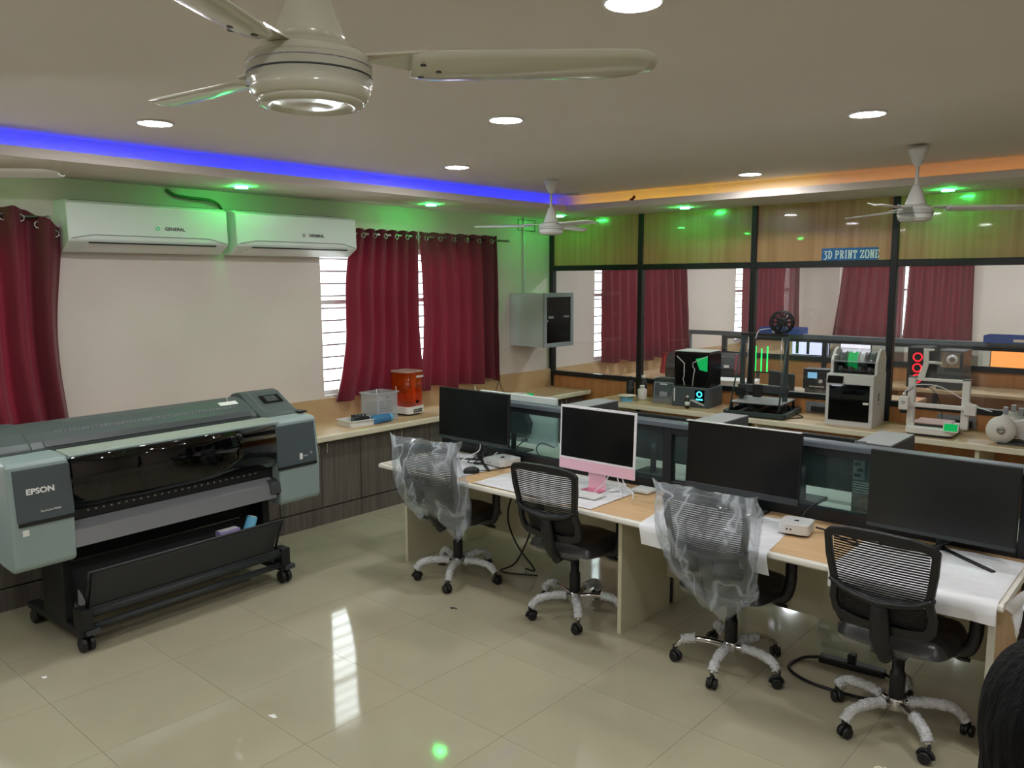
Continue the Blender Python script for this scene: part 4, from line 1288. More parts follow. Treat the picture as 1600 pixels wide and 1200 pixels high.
tb = empty('clear_tub', (-5.66, 4.60, CZ - .003), math.radians(5), 'tall clear plastic tub with handles next to the orange machine', 'tub')
mb = MB()
for x0, x1, y0, y1 in ((-.10, .10, -.13, -.127), (-.10, .10, .127, .13), (-.10, -.097, -.127, .127), (.097, .10, -.127, .127)):
    mb.box(x0, x1, y0, y1, .003, .25)
mb.box(-.10, .10, -.13, .13, 0, .003)
mb.build('tub_wall', 'clear_plastic', tb)
rim = MB()
for x0, x1, y0, y1 in ((-.112, .112, -.142, -.126), (-.112, .112, .126, .142), (-.112, -.096, -.126, .126), (.096, .112, -.126, .126)):
    rim.box(x0, x1, y0, y1, .245, .262)
rim.build('rim', 'clear_plastic', tb, .003, 1)
for k in range(7):
    MB().box(.1005, .1015, -.10 + .0, -.02 + .08, .05 + .022 * k, .054 + .022 * k).build('moulded_rib', 'ac_grey', tb)
MB().lathe([(.012, 0), (.012, .002), (.002, .002)], (.1005, 0, .215), 14, 'X').build('emblem', 'ac_grey', tb)
MB().box(-.07, .07, -.10, .10, .004, .16).build('inner_basket', 'clear_plastic', tb)
for y in (-.12, .12):
    MB().tube([(.10, y, .25), (.09, y, .30)], .003, 6).build('handle_pin', 'paper_white', tb)
ty = empty('white_tray', (-5.62, 4.33, CZ - .003), math.radians(-4), 'shallow white tray holding a small black device on the window counter', 'tray')
mb = MB()
mb.box(-.10, .10, -.14, .14, 0, .004)
for x0, x1, y0, y1 in ((-.104, .104, -.146, -.14), (-.104, .104, .14, .146), (-.104, -.10, -.14, .14), (.10, .104, -.14, .14)):
    mb.box(x0, x1, y0, y1, 0, .05)
mb.build('tray_body', 'white_plastic', ty)
rim = MB()
for x0, x1, y0, y1 in ((-.116, .116, -.158, -.140), (-.116, .116, .140, .158), (-.116, -.10, -.14, .14), (.10, .116, -.14, .14)):
    rim.box(x0, x1, y0, y1, .048, .053)
rim.build('tray_rim', 'white_plastic', ty)
dv = empty('small_device', (-5.62, 4.35, CZ + .003), math.radians(-20), 'small black metal device lying in the white tray', 'device')
MB().box(-.05, .05, -.07, .07, 0, .06).build('case', 'black_plastic', dv, .003, 1)
MB().box(-.052, -.02, -.068, .068, .06, .075).build('bracket', 'charcoal', dv)
for k in range(4):
    MB().cyl((.02, -.04 + .03 * k, .06), (.02, -.04 + .03 * k, .078), .005, 6).build('pin', 'steel', dv)
bb = empty('blue_bottle', (-5.52, 4.50, CZ - .003), 0, 'translucent blue bottle lying on its side before the clear tub', 'bottle')
MB().lathe([(.002, -.09), (.036, -.088), (.04, -.08), (.04, .06), (.034, .075), (.034, .09), (.002, .091)], (0, 0, .04), 20, 'Y').build('bottle_body', 'blue_clear', bb)
MB().lathe([(.036, .09), (.036, .115), (.002, .115)], (0, 0, .04), 20, 'Y').build('cap', 'sky_blue', bb)
rt = empty('network_router', (-5.70, 6.05, CZ - .003), .2, 'white router with an upright antenna behind the desk screen', 'router')
MB().box(-.09, .09, -.07, .07, 0, .03).build('case', 'white_plastic', rt, .006, 2)
MB().tube([(-.08, -.06, .02), (-.085, -.09, .17)], [.011, .008], 8, flat=.5).build('antenna', 'white_plastic', rt)
tag(MB().tube(bez([(-5.72, 6.2, CZ + .03), (-5.78, 6.32, CZ + .15), (-5.82, 6.38, CZ + .17), (-5.8, 6.42, CZ + .06), (-5.7, 6.45, CZ + .005)], 6), .004, 6).build('thin_cable', 'cable_black'), 'thin cable rising from the counter behind the desk screen', 'cable')
bx_ = empty('white_carton', (-5.55, 6.35, CZ - .003), .1, 'white carton with a green corner on the counter below the right curtain', 'carton')
MB().box(-.11, .11, -.16, .16, 0, .05).build('box_body', 'paper_white', bx_, .002, 1)
MB().box(.06, .112, .10, .162, .02, .052).build('green_corner', 'green_glow', bx_)
# ---------------------------------------------------------------- counter along the partition
pc = empty('printing_counter', (0, 0, 0), 0, 'light wood counter carrying the desktop 3D printers along the partition', 'counter')
PCX0, PCX1, PCY = -4.93, 2.6, 6.83
PY1 = YP - .04
MB().box(PCX0, PCX1, PCY + .02, PY1, .715, .75).build('worktop', 'counter_wood_x', pc)
MB().box(PCX0, PCX1, PCY, PCY + .02, .705, .752).build('edge_band', 'cream_edge', pc, .006, 2)
for k in range(5):
    x = PCX0 + .02 + k * 1.78
    MB().box(x, x + .03, PCY + .05, PY1, 0, .715).build('side_panel', 'desk_cream', pc)
e = empty('wall_socket', (-2.80, YP - .012, .80), 0, 'silver socket plate with a black plug on the wood below the glass', 'socket')
MB().box(-.10, .10, -.012, 0, -.045, .06).build('plate', 'plotter_metal', e, .002, 1)
MB().box(-.04, .08, -.045, -.012, -.03, .02).build('plug', 'black_plastic', e, .004, 1)
e = empty('wall_socket', (-1.62, YP - .012, .80), 0, 'grey socket plate behind the white bed printer', 'socket')
MB().box(-.15, .15, -.012, 0, -.045, .06).build('plate', 'plotter_metal', e, .002, 1)
MB().box(-.02, .12, -.045, -.012, -.03, .025).build('plug', 'black_plastic', e, .004, 1)
PZ = .75

# blue filament spool lying flat
e = empty('filament_spool', (-4.56, 6.95, PZ), 0, 'blue filament spool lying flat at the counter end', 'spool')
MB().lathe([(.075, 0), (.075, .006), (.025, .006)], n=28).build('flange', 'cream_edge', e)
MB().lathe([(.062, .006), (.064, .02), (.064, .055), (.062, .066)], n=28).build('filament', 'spool_blue', e)
MB().lathe([(.095, .066), (.095, .072), (.02, .074)], n=28).build('flange', 'cream_edge', e)
# bottles
def bottle(x, y, r, h, mat, label, capm='black_plastic', band=None, pump=False):
    e = empty('bottle', (x, y, PZ), 0, label, 'bottle', 'bottles on the printing counter')
    MB().lathe([(r * .9, 0), (r, .01), (r, h * .72), (r * .5, h * .82), (r * .45, h * .86)], n=20).build('bottle_body', mat, e)
    MB().lathe([(r * .55, h * .86), (r * .55, h), (r * .1, h + .002)], n=16).build('cap', capm, e)
    if band:
        MB().lathe([(r + .001, h * .25), (r + .001, h * .55), (r, h * .55), (r, h * .25)], n=20).build('paper_label', band, e)
    return e
bottle(-4.73, 7.28, .042, .22, 'black_plastic', 'black bottle nearest the first partition post', band='charcoal')
bottle(-4.60, 7.33, .04, .24, 'black_plastic', 'black bottle behind the white bottle', 'bottle_white')
bottle(-4.53, 7.20, .048, .15, 'bottle_white', 'squat white bottle in front of the black bottles', 'bottle_white')
bottle(-4.45, 7.35, .04, .23, 'black_plastic', 'black bottle with a white cap beside the small grey printer', 'bottle_white', band='charcoal')
bottle(-3.87, 6.97, .022, .125, 'amber_glass', 'small dark dropper bottle with a white cap before the tall black printer', 'bottle_white', band='paper_white')
# small grey wash machine
e = empty('wash_station', (-4.22, 7.19, PZ), .12, 'small dark grey machine with a light frame left of the tall black printer', 'machine')
MB().box(-.12, .12, -.11, .11, 0, .06).build('base', 'plotter_metal', e, .006, 2)
MB().prism([(-.11, .06), (.11, .06), (.11, .25), (-.06, .255), (-.10, .20)], 'x', -.12, .12).build('hood', 'charcoal', e, .01, 2)
m0 = face_mtx((0, -.106, .15), (1, 0, 0), (0, .02, .14))
MB().box(-.105, .105, -.085, .07, 0, .004, m0).build('front_frame', 'rack_frame', e, .002, 1)
MB().box(-.095, .095, -.075, .062, .004, .007, m0).build('front_glass', 'plotter_panel', e, .002, 1)
MB().box(-.035, .045, -.07, -.025, .007, .009, m0).build('display', 'ac_grey', e)
MB().box(-.04, .04, .045, .055, .007, .0085, m0).build('logo_plate', 'paper_white', e)
# tall black resin printer
e = empty('resin_printer', (-3.90, 7.23, PZ), .10, 'tall black resin 3D printer with a glowing blue display', '3D printer', '3D printers on the counter')
MB().box(-.20, .19, -.17, .17, 0, .20).build('base', 'plotter_panel', e, .008, 2)
MB().prism([(-.19, -.16), (.18, -.16), (.18, .16), (-.19, .16)], 'z', .20, .545).build('cover', 'black_gloss', e, .02, 2)
MB().prism([(-.185, -.155), (.175, -.155), (.175, .155), (-.185, .155)], 'z', .545, .552).build('cover_top', 'printer_grey', e, .003, 1)
for pts in ([(-.16, .50), (-.08, .43), (-.08, .30), (-.09, .28), (-.07, .21)], [(.16, .51), (.01, .44), (.01, .40), (.03, .38), (.02, .32), (.01, .21)]):
    MB().tube([(x, -.163, z) for x, z in pts], .005, 6).build('trim_line', 'silver', e)
m0 = Matrix.Translation((.10, -.163, .43))
MB().prism([(-.05, .06), (.07, .09), (.07, -.06), (-.01, -.045)], 'y', -.166, -.161).build('painted_green_reflection', 'green_glow', e).location = (.09, 0, .42)  # green lamp reflection on the cover, put in as a glowing patch
MB().box(.04, .14, -.175, -.169, .05, .175).build('display_glass', 'black_gloss', e, .002, 1)
MB().lathe([(.018, 0), (.030, 0), (.030, .001), (.018, .001), (.018, 0)], (.09, -.1775, .135), 20, 'Y').build('display_dial', 'cyan_display', e)
MB().box(.055, .125, -.1765, -.175, .075, .09).build('display_row', 'cyan_display', e)
MB().box(-.18, -.168, -.175, -.169, .05, .18).build('light_slot', 'paper_white', e)
MB().prism([(-.02, .07), (.03, .08), (.14, .035), (.14, .022)], 'y', -.176, -.17).build('chevron', 'silver', e)
# large open-frame printer
e = empty('frame_printer', (-3.18, 7.15, PZ), .12, 'large open-frame 3D printer with a black spool on top', '3D printer', '3D printers on the counter')
bar = .02
for y in (-.27, .27):
    MB().box(-.27, .27, y - bar, y + bar, .01, .05).build('base_rail', 'alu_green', e, .002, 1)
for x in (-.27, 0, .27):
    MB().box(x - bar, x + bar, -.25, .25, .01, .05).build('base_beam', 'alu_green', e, .002, 1)
MB().box(-.27, .27, -.27, .27, .0, .01).build('base_plate', 'black_plastic', e)
MB().box(-.24, .24, -.24, .24, .115, .121).build('bed_carriage', 'black_plastic', e)
MB().box(-.235, .235, -.235, .235, .121, .13).build('print_bed', 'bed_grey', e, .002, 1)
for x in (-.22, .22):
    for y in (-.22, .22):
        MB().cyl((x, y, .05), (x, y, .115), .012, 8).build('levelling_post', 'black_plastic', e)
for x in (-.20, .20):
    MB().box(x - bar, x + bar, -.02, .02, .05, .73).build('upright', 'alu_green', e, .002, 1)
    MB().cyl((x * .78, .0, .05), (x * .78, 0, .72), .005, 8).build('lead_screw', 'steel', e)
    MB().tube([(x * 1.02, .0, .72), (x * 1.12, -.27, .05)], .008, 8).build('brace_rod', 'alu_green', e)
MB().box(-.22, .22, -.02, .02, .73, .755).build('top_beam', 'black_plastic', e, .002, 1)
MB().box(-.23, .23, -.04, .03, .20, .27).build('cross_gantry', 'charcoal', e, .004, 1)
MB().box(-.08, .0, -.07, -.03, .16, .28).build('print_head', 'black_plastic', e, .006, 2)
MB().box(-.245, -.16, -.06, .04, .16, .24).build('motor_block', 'black_plastic', e, .004, 1)
sp = MB()
sp.tube([(0.10, .0, .755), (0.15, -.0, .86)], .012, 8).build('spool_holder', 'black_plastic', e)
for y in (-.035, .035):
    so_ = MB().lathe([(.088, y - .002), (.105, y - .002), (.105, y + .002), (.088, y + .002), (.088, y - .002)], (.15, 0, .86), 32, 'Y')
    so_.lathe([(.030, y - .002), (.04, y - .002), (.04, y + .002), (.030, y + .002), (.030, y - .002)], (.15, 0, .86), 20, 'Y')
    for k in range(10):
        a = 2 * PI * k / 10
        so_.cbox((.15 + .064 * math.cos(a), y, .86 + .064 * math.sin(a)), (.055, .004, .012), ry=-a)
    so_.build('spool_flange', 'black_plastic', e)
MB().lathe([(.03, -.035), (.034, -.033), (.034, .033), (.03, .035)], (.15, 0, .86), 20, 'Y').build('spool_core', 'black_plastic', e)
MB().tube(bez([(.05, 0, .80), (-.05, -.02, .78), (-.08, -.03, .70)], 5), .004, 6).build('filament_tube', 'cable_white', e)
MB().tube(bez([(.20, .1, .08), (.30, .05, .02), (.38, -.04, .006), (.30, -.16, .006), (.18, -.26, .006)], 6), .005, 6).build('cord', 'cable_black', e)
# white enclosed printer with a filament box on top
e = empty('enclosed_printer', (-2.35, 7.17, PZ), .06, 'light grey enclosed 3D printer with a dark glass door', '3D printer', '3D printers on the counter')
W, D, H = .385, .40, .445
shell = MB()
shell.box(-W / 2, W / 2, -D / 2, -D / 2 + .03, 0, .05).box(-W / 2, W / 2, -D / 2, -D / 2 + .03, H - .085, H).box(-W / 2, -W / 2 + .028, -D / 2, -D / 2 + .03, .05, H - .085).box(W / 2 - .03, W / 2, -D / 2, -D / 2 + .03, .05, H - .085)
shell.build('front_frame', 'printer_grey', e, .004, 2)
MB().box(-W / 2, W / 2, -D / 2 + .03, D / 2, .0, .03).box(-W / 2, W / 2, -D / 2 + .03, D / 2, H - .03, H).box(-W / 2, -W / 2 + .02, -D / 2 + .03, D / 2, .03, H - .03).box(W / 2 - .02, W / 2, -D / 2 + .03, D / 2, .03, H - .03).box(-W / 2 + .02, W / 2 - .02, D / 2 - .02, D / 2, .03, H - .03).build('shell', 'printer_grey', e)
MB().box(-W / 2 + .02, W / 2 - .02, -D / 2 + .045, D / 2 - .02, .03, .035).build('chamber_floor', 'black_plastic', e)
MB().box(-W / 2 + .02, W / 2 - .02, D / 2 - .03, D / 2 - .02, .03, H - .03).build('chamber_back', 'black_plastic', e)
MB().box(-W / 2 + .0205, -W / 2 + .024, -D / 2 + .03, D / 2 - .03, .035, H - .03).box(W / 2 - .024, W / 2 - .0205, -D / 2 + .03, D / 2 - .03, .035, H - .03).build('chamber_side', 'black_plastic', e)
MB().box(-.14, .14, -.12, .14, .305, .315).build('build_plate', 'bed_grey', e)
MB().box(-.05, .06, -.06, -.0, .318, .335).build('printed_part', 'pink_plate', e)
MB().box(-.16, .16, -.02, .0, .335, .35).build('x_axis', 'steel', e)
MB().box(-.12, -.06, -.06, .0, .32, .352).build('tool_head', 'paper_white', e, .004, 1)
MB().box(-W / 2 + .03, -W / 2 + .11, -D / 2 + .05, -D / 2 + .06, H - .11, H - .095).build('chamber_light', 'chamber_on', e)
dr = MB().box(-W / 2 + .028, W / 2 - .03, -D / 2 - .004, -D / 2 + .001, .05, H - .085).build('door', 'grey_glass', e)
MB().box(W / 2 - .075, W / 2 - .03, -D / 2 - .022, -D / 2 - .004, .20, .218).build('handle', 'printer_white', dr, .003, 1)
m0 = face_mtx((-.115, -D / 2 - .008, H - .045), (1, 0, 0), (0, .5, 1))
MB().box(-.065, .065, -.035, .035, -.006, .006, m0).build('touch_screen', 'black_gloss', e, .004, 2)
MB().box(-.07, .07, -.05, .036, -.012, -.006, m0).build('screen_bezel', 'printer_grey', e, .003, 1)
text('side_mark', 'S', .09, 'charcoal', e, face_mtx((W / 2 + .0006, -.02, .245), (0, 1, 0), (0, 0, 1)), offset=.004, sx=1.0)
MB().box(W / 2, W / 2 + .0012, -.05, .01, .185, .189).build('side_line', 'charcoal', e)
fb = empty('filament_box', (-2.345, 7.19, PZ + .445), .06, 'clear domed box of filament spools on top of the enclosed printer', 'filament box')
MB().prism(rrect(-.17, .17, -.13, .13, .02, 3), 'z', 0, .10).build('lower_case', 'grey_glass', fb)
for x in (-.18, .18):
    MB().prism([(-.14, 0), (.14, 0), (.14, .13), (.10, .19), (.0, .215), (-.06, .20), (-.14, .11)], 'x', x - .012, x + .012).build('end_case', 'printer_grey', fb, .005, 2)
def domefn(s, t):
    a = PI * (.02 + .90 * t)
    return (-.168 + .336 * s, -.005 - .128 * math.cos(a), .105 + .105 * math.sin(a))
MB().grid(domefn, 2, 16).build('dome_lid', 'dome_clear', fb)
MB().box(-.168, .168, -.142, -.132, .10, .112).build('dome_lip', 'clear_plastic', fb)
for k, (m, x) in enumerate((('cream_edge', -.122), ('green_glow', -.042), ('silver', .038), ('black_plastic', .118))):
    g = MB().lathe([(.03, -.028), (.078, -.028), (.078, -.024), (.066, -.022), (.066, .022), (.078, .024), (.078, .028), (.03, .028), (.03, -.028)], (x, -.0, .105), 24, 'X')
    g.build('spool', {0: 'alu_green', 1: 'green_glow', 2: 'silver', 3: 'black_plastic'}[k], fb)
for k in range(4):
    MB().cyl((-.12 + .08 * k, -.10, .015), (-.12 + .08 * k, -.10, .06), .018, 12).build('feed_motor', 'silver', fb)
# white bed printer
e = empty('bed_printer', (-1.70, 7.12, PZ), .05, 'white open bed 3D printer with a small green screen', '3D printer', '3D printers on the counter')
MB().prism(rrect(-.18, .17, -.21, .20, .05, 4), 'z', .018, .075).build('base', 'printer_white', e, .008, 2)
MB().prism(rrect(-.17, .16, -.20, .19, .05, 4), 'z', 0, .018).build('base_foot', 'black_plastic', e)
MB().box(-.13, .13, -.16, .12, .095, .103).build('print_bed', 'pink_plate', e, .002, 1)
MB().box(-.12, .12, -.15, .11, .077, .093).build('bed_carriage', 'charcoal', e)
for x in (-.20, .20):
    MB().box(x - .028, x + .028, .06, .11, .04, .44).build('upright', 'printer_white', e, .005, 2)
MB().box(-.172, .172, .068, .102, .415, .438).build('top_beam', 'printer_white', e, .003, 1)
for x in (-.20, .20):
    MB().box(x - .029, x + .029, .058, .112, .438, .446).build('end_cap', 'dark_grey', e)
MB().box(-.23, .25, .03, .058, .20, .232).build('cross_bar', 'printer_white', e, .003, 1)
MB().box(.20, .285, .02, .06, .165, .255).build('bar_motor', 'printer_white', e, .006, 2)
MB().box(-.275, -.20, -.03, .03, .175, .285).build('tool_head', 'printer_white', e, .008, 2)
MB().box(-.262, -.215, -.02, .02, .145, .175).build('nozzle_block', 'black_plastic', e, .004, 1)
MB().lathe([(.008, 0), (.012, 0), (.012, .002), (.008, .002), (.008, 0)], (-.238, -.0325, .235), 14, 'Y').build('head_mark', 'dark_grey', e)
MB().cyl((-.24, 0, .285), (-.24, 0, .315), .012, 10).build('tube_fitting', 'printer_white', e)
m0 = face_mtx((.155, -.215, .085), (1, 0, 0), (0, .45, 1))
MB().box(-.055, .055, -.03, .045, -.006, .006, m0).build('screen_body', 'printer_white', e, .004, 2)
MB().box(-.047, .047, -.022, .037, .006, .0075, m0).build('screen', 'green_glow', e)
MB().prism([(-.165, .44), (-.11, .44), (-.085, .56), (-.09, .66), (-.05, .665), (-.05, .68), (-.13, .68), (-.125, .56)], 'y', .072, .098).build('spool_arm', 'printer_white', e, .004, 2)
MB().cyl((-.10, .085, .57), (.01, .085, .565), .012, 10).build('spool_peg', 'printer_white', e)
MB().tube(bez([(-.24, 0, .315), (-.20, .04, .37), (-.10, .08, .385), (.02, .08, .37), (.16, .07, .30), (.30, .02, .24), (.40, -.02, .22)], 6), .004, 6).build('filament_tube', 'cable_white', e)
MB().tube(bez([(-.24, .01, .30), (-.16, .08, .37), (-.06, .10, .35), (0, .12, .25), (.03, .14, .1)], 6), .003, 6).build('head_cable', 'cable_black', e)
# spool station with white and black spools
e = empty('spool_station', (-1.12, 7.10, PZ), .12, 'white and black filament spools on a grey stand at the counter right end', 'spool holder')
def spool(x, y, z, r, m1_, m2_, nm):
    g = MB().lathe([(.028, -.034), (r, -.034), (r, -.029), (r * .82, -.026), (r * .82, .026), (r, .029), (r, .034), (.028, .034), (.028, -.034)], (x, y, z), 36, 'Y')
    o = g.build('spool', m1_, e)
    MB().lathe([(r * .84, -.0255), (r * .84, .0255)], (x, y, z), 30, 'Y').build('filament', m2_, o)
    MB().lathe([(.018, -.05), (.028, -.048), (.028, -.034), (.018, -.034), (.018, -.05)], (x, y, z), 18, 'Y').build('hub', 'steel', o)
spool(-.10, -.08, .105, .10, 'bottle_white', 'bottle_white', 's')
spool(.16, -.05, .20, .10, 'black_plastic', 'black_plastic', 's')
spool(.16, .08, .24, .10, 'bottle_white', 'pink_plate', 's')
spool(-.04, .10, .12, .10, 'bottle_white', 'dark_red', 's')
MB().prism([(-.10, .10), (-.06, .16), (.20, .22), (.20, .16), (.05, .09), (.10, .02), (.08, .01)], 'y', -.03, .03).build('stand_plate', 'bottle_white', e, .006, 2)
MB().prism([(.08, .0), (.14, .17), (.18, .17), (.17, .0)], 'y', -.12, -.09).build('stand_leg', 'dark_grey', e, .004, 1)
MB().box(-.12, .26, -.14, .12, 0, .012).build('stand_base', 'dark_grey', e, .003, 1)
for k in range(4):
    MB().box(-.10 + .05 * k, -.065 + .05 * k, -.02, .03, .215 + .02 * (k % 2), .27 + .02 * (k % 2)).build('feeder', 'ac_grey', e, .005, 2)
# sign
sg = empty('zone_sign', (-2.57, YP - .012, 2.195), 0, 'blue sign reading 3D PRINT ZONE on the wooden panel', 'sign')
MB().box(-.245, .245, -.006, 0, -.028, .082).build('board', 'sign_blue', sg)
def letters():
    """bold slab letters as strokes: each letter on a 0..1 box"""
    S = .26
    L = {'3': [[(.1, .9), (.9, .95)], [(.88, .92), (.42, .58)], [(.42, .58), (.85, .45)], [(.85, .45), (.88, .15)], [(.88, .15), (.5, -.1)], [(.5, -.1), (.05, .0)]],
         'D': [[(.22, 0), (.22, 1)], [(.0, .06), (.6, .06)], [(0, .94), (.6, .94)], [(.6, .94), (.88, .7)], [(.88, .7), (.88, .3)], [(.88, .3), (.6, .06)]],
         'P': [[(.22, 0), (.22, 1)], [(0, .94), (.65, .94)], [(.65, .94), (.85, .8)], [(.85, .8), (.85, .62)], [(.85, .62), (.65, .48)], [(.65, .48), (.22, .48)], [(0, .05), (.45, .05)]],
         'R': [[(.22, 0), (.22, 1)], [(0, .94), (.62, .94)], [(.62, .94), (.82, .8)], [(.82, .8), (.82, .66)], [(.82, .66), (.6, .52)], [(.6, .52), (.22, .52)], [(.5, .52), (.88, .05)], [(0, .05), (.42, .05)], [(.7, .05), (1, .05)]],
         'I': [[(.5, 0), (.5, 1)], [(.2, .05), (.8, .05)], [(.2, .95), (.8, .95)]],
         'N': [[(.18, 0), (.18, 1)], [(.18, 1), (.82, 0)], [(.82, 0), (.82, 1)], [(0, .05), (.36, .05)], [(.64, .95), (1, .95)], [(0, .95), (.2, .95)]],
         'T': [[(.5, 0), (.5, 1)], [(.03, .93), (.97, .93)], [(.06, .93), (.06, .72)], [(.94, .93), (.94, .72)], [(.28, .05), (.72, .05)]],
         'Z': [[(.08, .93), (.92, .93)], [(.9, .93), (.1, .07)], [(.06, .07), (.94, .07)], [(.1, .93), (.1, .74)], [(.9, .07), (.9, .28)]],
         'O': [[(.3, .98), (.7, .98)], [(.7, .98), (.92, .7)], [(.92, .7), (.92, .3)], [(.92, .3), (.7, .02)], [(.7, .02), (.3, .02)], [(.3, .02), (.08, .3)], [(.08, .3), (.08, .7)], [(.08, .7), (.3, .98)]],
         'E': [[(.2, 0), (.2, 1)], [(0, .94), (.9, .94)], [(.2, .5), (.65, .5)], [(0, .06), (.92, .06)], [(.88, .94), (.88, .76)], [(.9, .06), (.9, .26)]]}
    x = -.228
    w, h = .033, .072
    for ch_ in '3D PRINT ZONE':
        if ch_ == ' ':
            x += .020
            continue
        cw = w * (.62 if ch_ == 'I' else 1.0)
        mb = MB()
        for (a, b), (c, d) in L[ch_]:
            p, q = Vector((x + a * cw, -.0065, -.012 + b * h)), Vector((x + c * cw, -.0065, -.012 + d * h))
            t = (q - p)
            ln = t.length
            if ln < 1e-6:
                continue
            ang = math.atan2(t.z, t.x)
            vert = abs(t.z) > abs(t.x)
            mb.cbox((p + q) / 2, (ln + (.004), .001 + .0002 * len(mb.f) / 6, .0105 if vert else .0068), ry=-ang)
        mb.build('letter', 'sign_letter', sg)
        x += cw + .0095
letters()
tag(MB().prism([(0, 0), (.03, .0), (.028, .012), (.05, .028), (.028, .05), (.012, .03), (-.03, .006)], 'y', YFA - .004, YFA).build('paper_scrap', 'moth'), 'small dark reddish scrap stuck on the cove edge', 'scrap').location = (-4.36, 0, ZS + .055)
# ---------------------------------------------------------------- the room behind the glass
ct2 = empty('far_counter', (0, 0, 0), 0, 'wooden window counter continuing behind the glass along the left wall', 'counter')
MB().box(XL + .002, -5.38, YP + .04, YF - .01, .715, .752).build('worktop', 'counter_wood', ct2)
MB().box(XL + .002, XL + .03, YP + .04, YF - .01, .752, .955).build('backsplash', 'counter_wood', ct2)
MB().box(-5.47, -5.45, YP + .04, YF - .01, .0, .715).build('front', 'cabinet_grey', ct2)
tag(MB().tube(bez([(-5.80, 7.62, .756), (-5.75, 7.70, .83), (-5.66, 7.75, .80), (-5.62, 7.72, .77), (-5.70, 7.68, .86), (-5.60, 7.80, .83), (-5.52, 7.85, .76), (-5.62, 7.95, .83), (-5.68, 8.0, .76)], 7), .006, 6).build('cable_bundle', 'cable_white'), 'tangled white cables on the counter behind the corner pane', 'cable')
e = empty('red_bag', (-5.62, 9.55, .752), .3, 'red bag standing on the counter behind the glass', 'bag')
def bagfn(s, t):
    a = 2 * PI * s
    w = .15 * (1 - .35 * t) + .01 * math.sin(3 * a)
    return (w * .7 * math.cos(a), w * math.sin(a), .26 * t + .01 * math.sin(5 * a) * t)
MB().grid(bagfn, 24, 8).build('sack', 'red_cloth', e)
MB().lathe([(.095, .255), (.06, .268), (.002, .27)], n=16).build('closed_top', 'dark_red', e)
# second screen with wood panels
s2 = empty('desk_screen', (0, 0, 0), 0, 'black framed screen with wooden lower panels behind the glass', 'desk screen', 'far room furniture')
SY = 10.6
SX = [-5.33, -3.9, -2.55, -1.2, .2, 1.6]
for x in SX:
    MB().box(x - .03, x + .03, SY, SY + .06, 0, 1.21).build('post', 'screen_frame', s2)
for a, b in zip(SX[:-1], SX[1:]):
    MB().box(a + .03, b - .03, SY, SY + .06, .92, .985).build('middle_rail', 'screen_frame', s2)
    MB().box(a + .03, b - .03, SY + .02, SY + .04, 0, .92).build('wood_panel', 'laminate_low', s2)
    MB().box(a + .03, b - .03, SY + .026, SY + .034, .985, 1.17).build('glass_pane', 'glass', s2)
    MB().box(a + .03, b - .03, SY, SY + .06, 1.17, 1.21).build('top_rail', 'screen_frame', s2)
MB().box(-5.93, 1.63, SY - .01, SY + .07, 1.21, 1.27).build('cap', 'cap_grey', s2, .004, 1)
MB().box(-5.93, -5.87, SY - .01, SY + .07, .758, 1.21).build('end_post', 'cap_grey', s2, .004, 1)
td = empty('far_desk', (0, 0, 0), 0, 'white desk behind the wooden screen in the far room', 'desk')
MB().box(-5.2, 1.6, SY + .08, SY + .75, .72, .745).build('desktop', 'desk_white', td)
for x in (-5.1, -3.0, -1.0, 1.5):
    MB().box(x, x + .03, SY + .1, SY + .7, 0, .72).build('side_panel', 'desk_cream', td)
def lit(x, w, z0, z1, m, label, stripes=0):
    e = empty('lit_monitor', (x, SY + .35, .745), 0, label, 'monitor', 'lit monitors in the far room')
    a, b = z0 - .745, z1 - .745
    MB().box(-w / 2, w / 2, 0, .025, a, b).build('housing', 'black_plastic', e, .003, 1)
    MB().box(-w / 2 + .01, w / 2 - .01, -.002, 0, a + .012, b - .01).build('screen', m, e)
    MB().box(-.02, .02, .025, .05, 0, b - .05).build('neck', 'black_plastic', e)
    MB().box(-.1, .1, -.05, .13, 0, .01).build('foot', 'black_plastic', e)
    for k in range(stripes):
        MB().box(-w / 2 + .06 + .15 * k, -w / 2 + .10 + .15 * k, -.004, -.002, a + .02, b - .02).build('window_stripe', 'black_gloss', e)
    return e
lit(-4.22, .52, .96, 1.24, 'screen_lit', 'lit monitor with a pale purple picture behind the glass', 2)
lit(-3.62, .40, .96, 1.22, 'screen_doc', 'lit monitor with a white document above the filament box', 0)
lit(-1.75, .62, .93, 1.22, 'screen_sunset', 'lit monitor with an orange sunset picture at the right', 0)
# open computer with red fan rings
e = empty('lit_computer', (-2.62, SY - .35, .752), .0, 'computer tower with three glowing red fan rings behind the glass', 'computer')
MB().box(-.11, .11, -.2, .2, 0, .46).build('case', 'black_plastic', e, .004, 1)
for k in range(3):
    MB().lathe([(.040, 0), (.052, 0), (.052, .004), (.040, .004), (.040, 0)], (0, -.205, .10 + .125 * k), 24, 'Y').build('fan_ring', 'red_ring_on', e)
e = empty('open_computer', (-2.28, SY - .35, .752), 0, 'open computer case with metal parts beside the red lit tower', 'computer')
MB().box(-.13, .13, -.2, .2, 0, .44).build('case', 'dark_grey', e, .004, 1)
MB().box(-.10, .10, -.205, -.2, .25, .42).build('graphics_card', 'steel', e)
MB().lathe([(.03, 0), (.06, 0), (.06, .004), (.03, .004), (.03, 0)], (.02, -.209, .34), 20, 'Y').build('fan', 'silver', e)
dsk = empty('far_work_table', (0, 0, 0), 0, 'wooden work table carrying the red lit tower behind the glass', 'table')
MB().box(-3.0, .6, SY - .72, SY - .02, .72, .75).build('top', 'counter_wood_x', dsk)
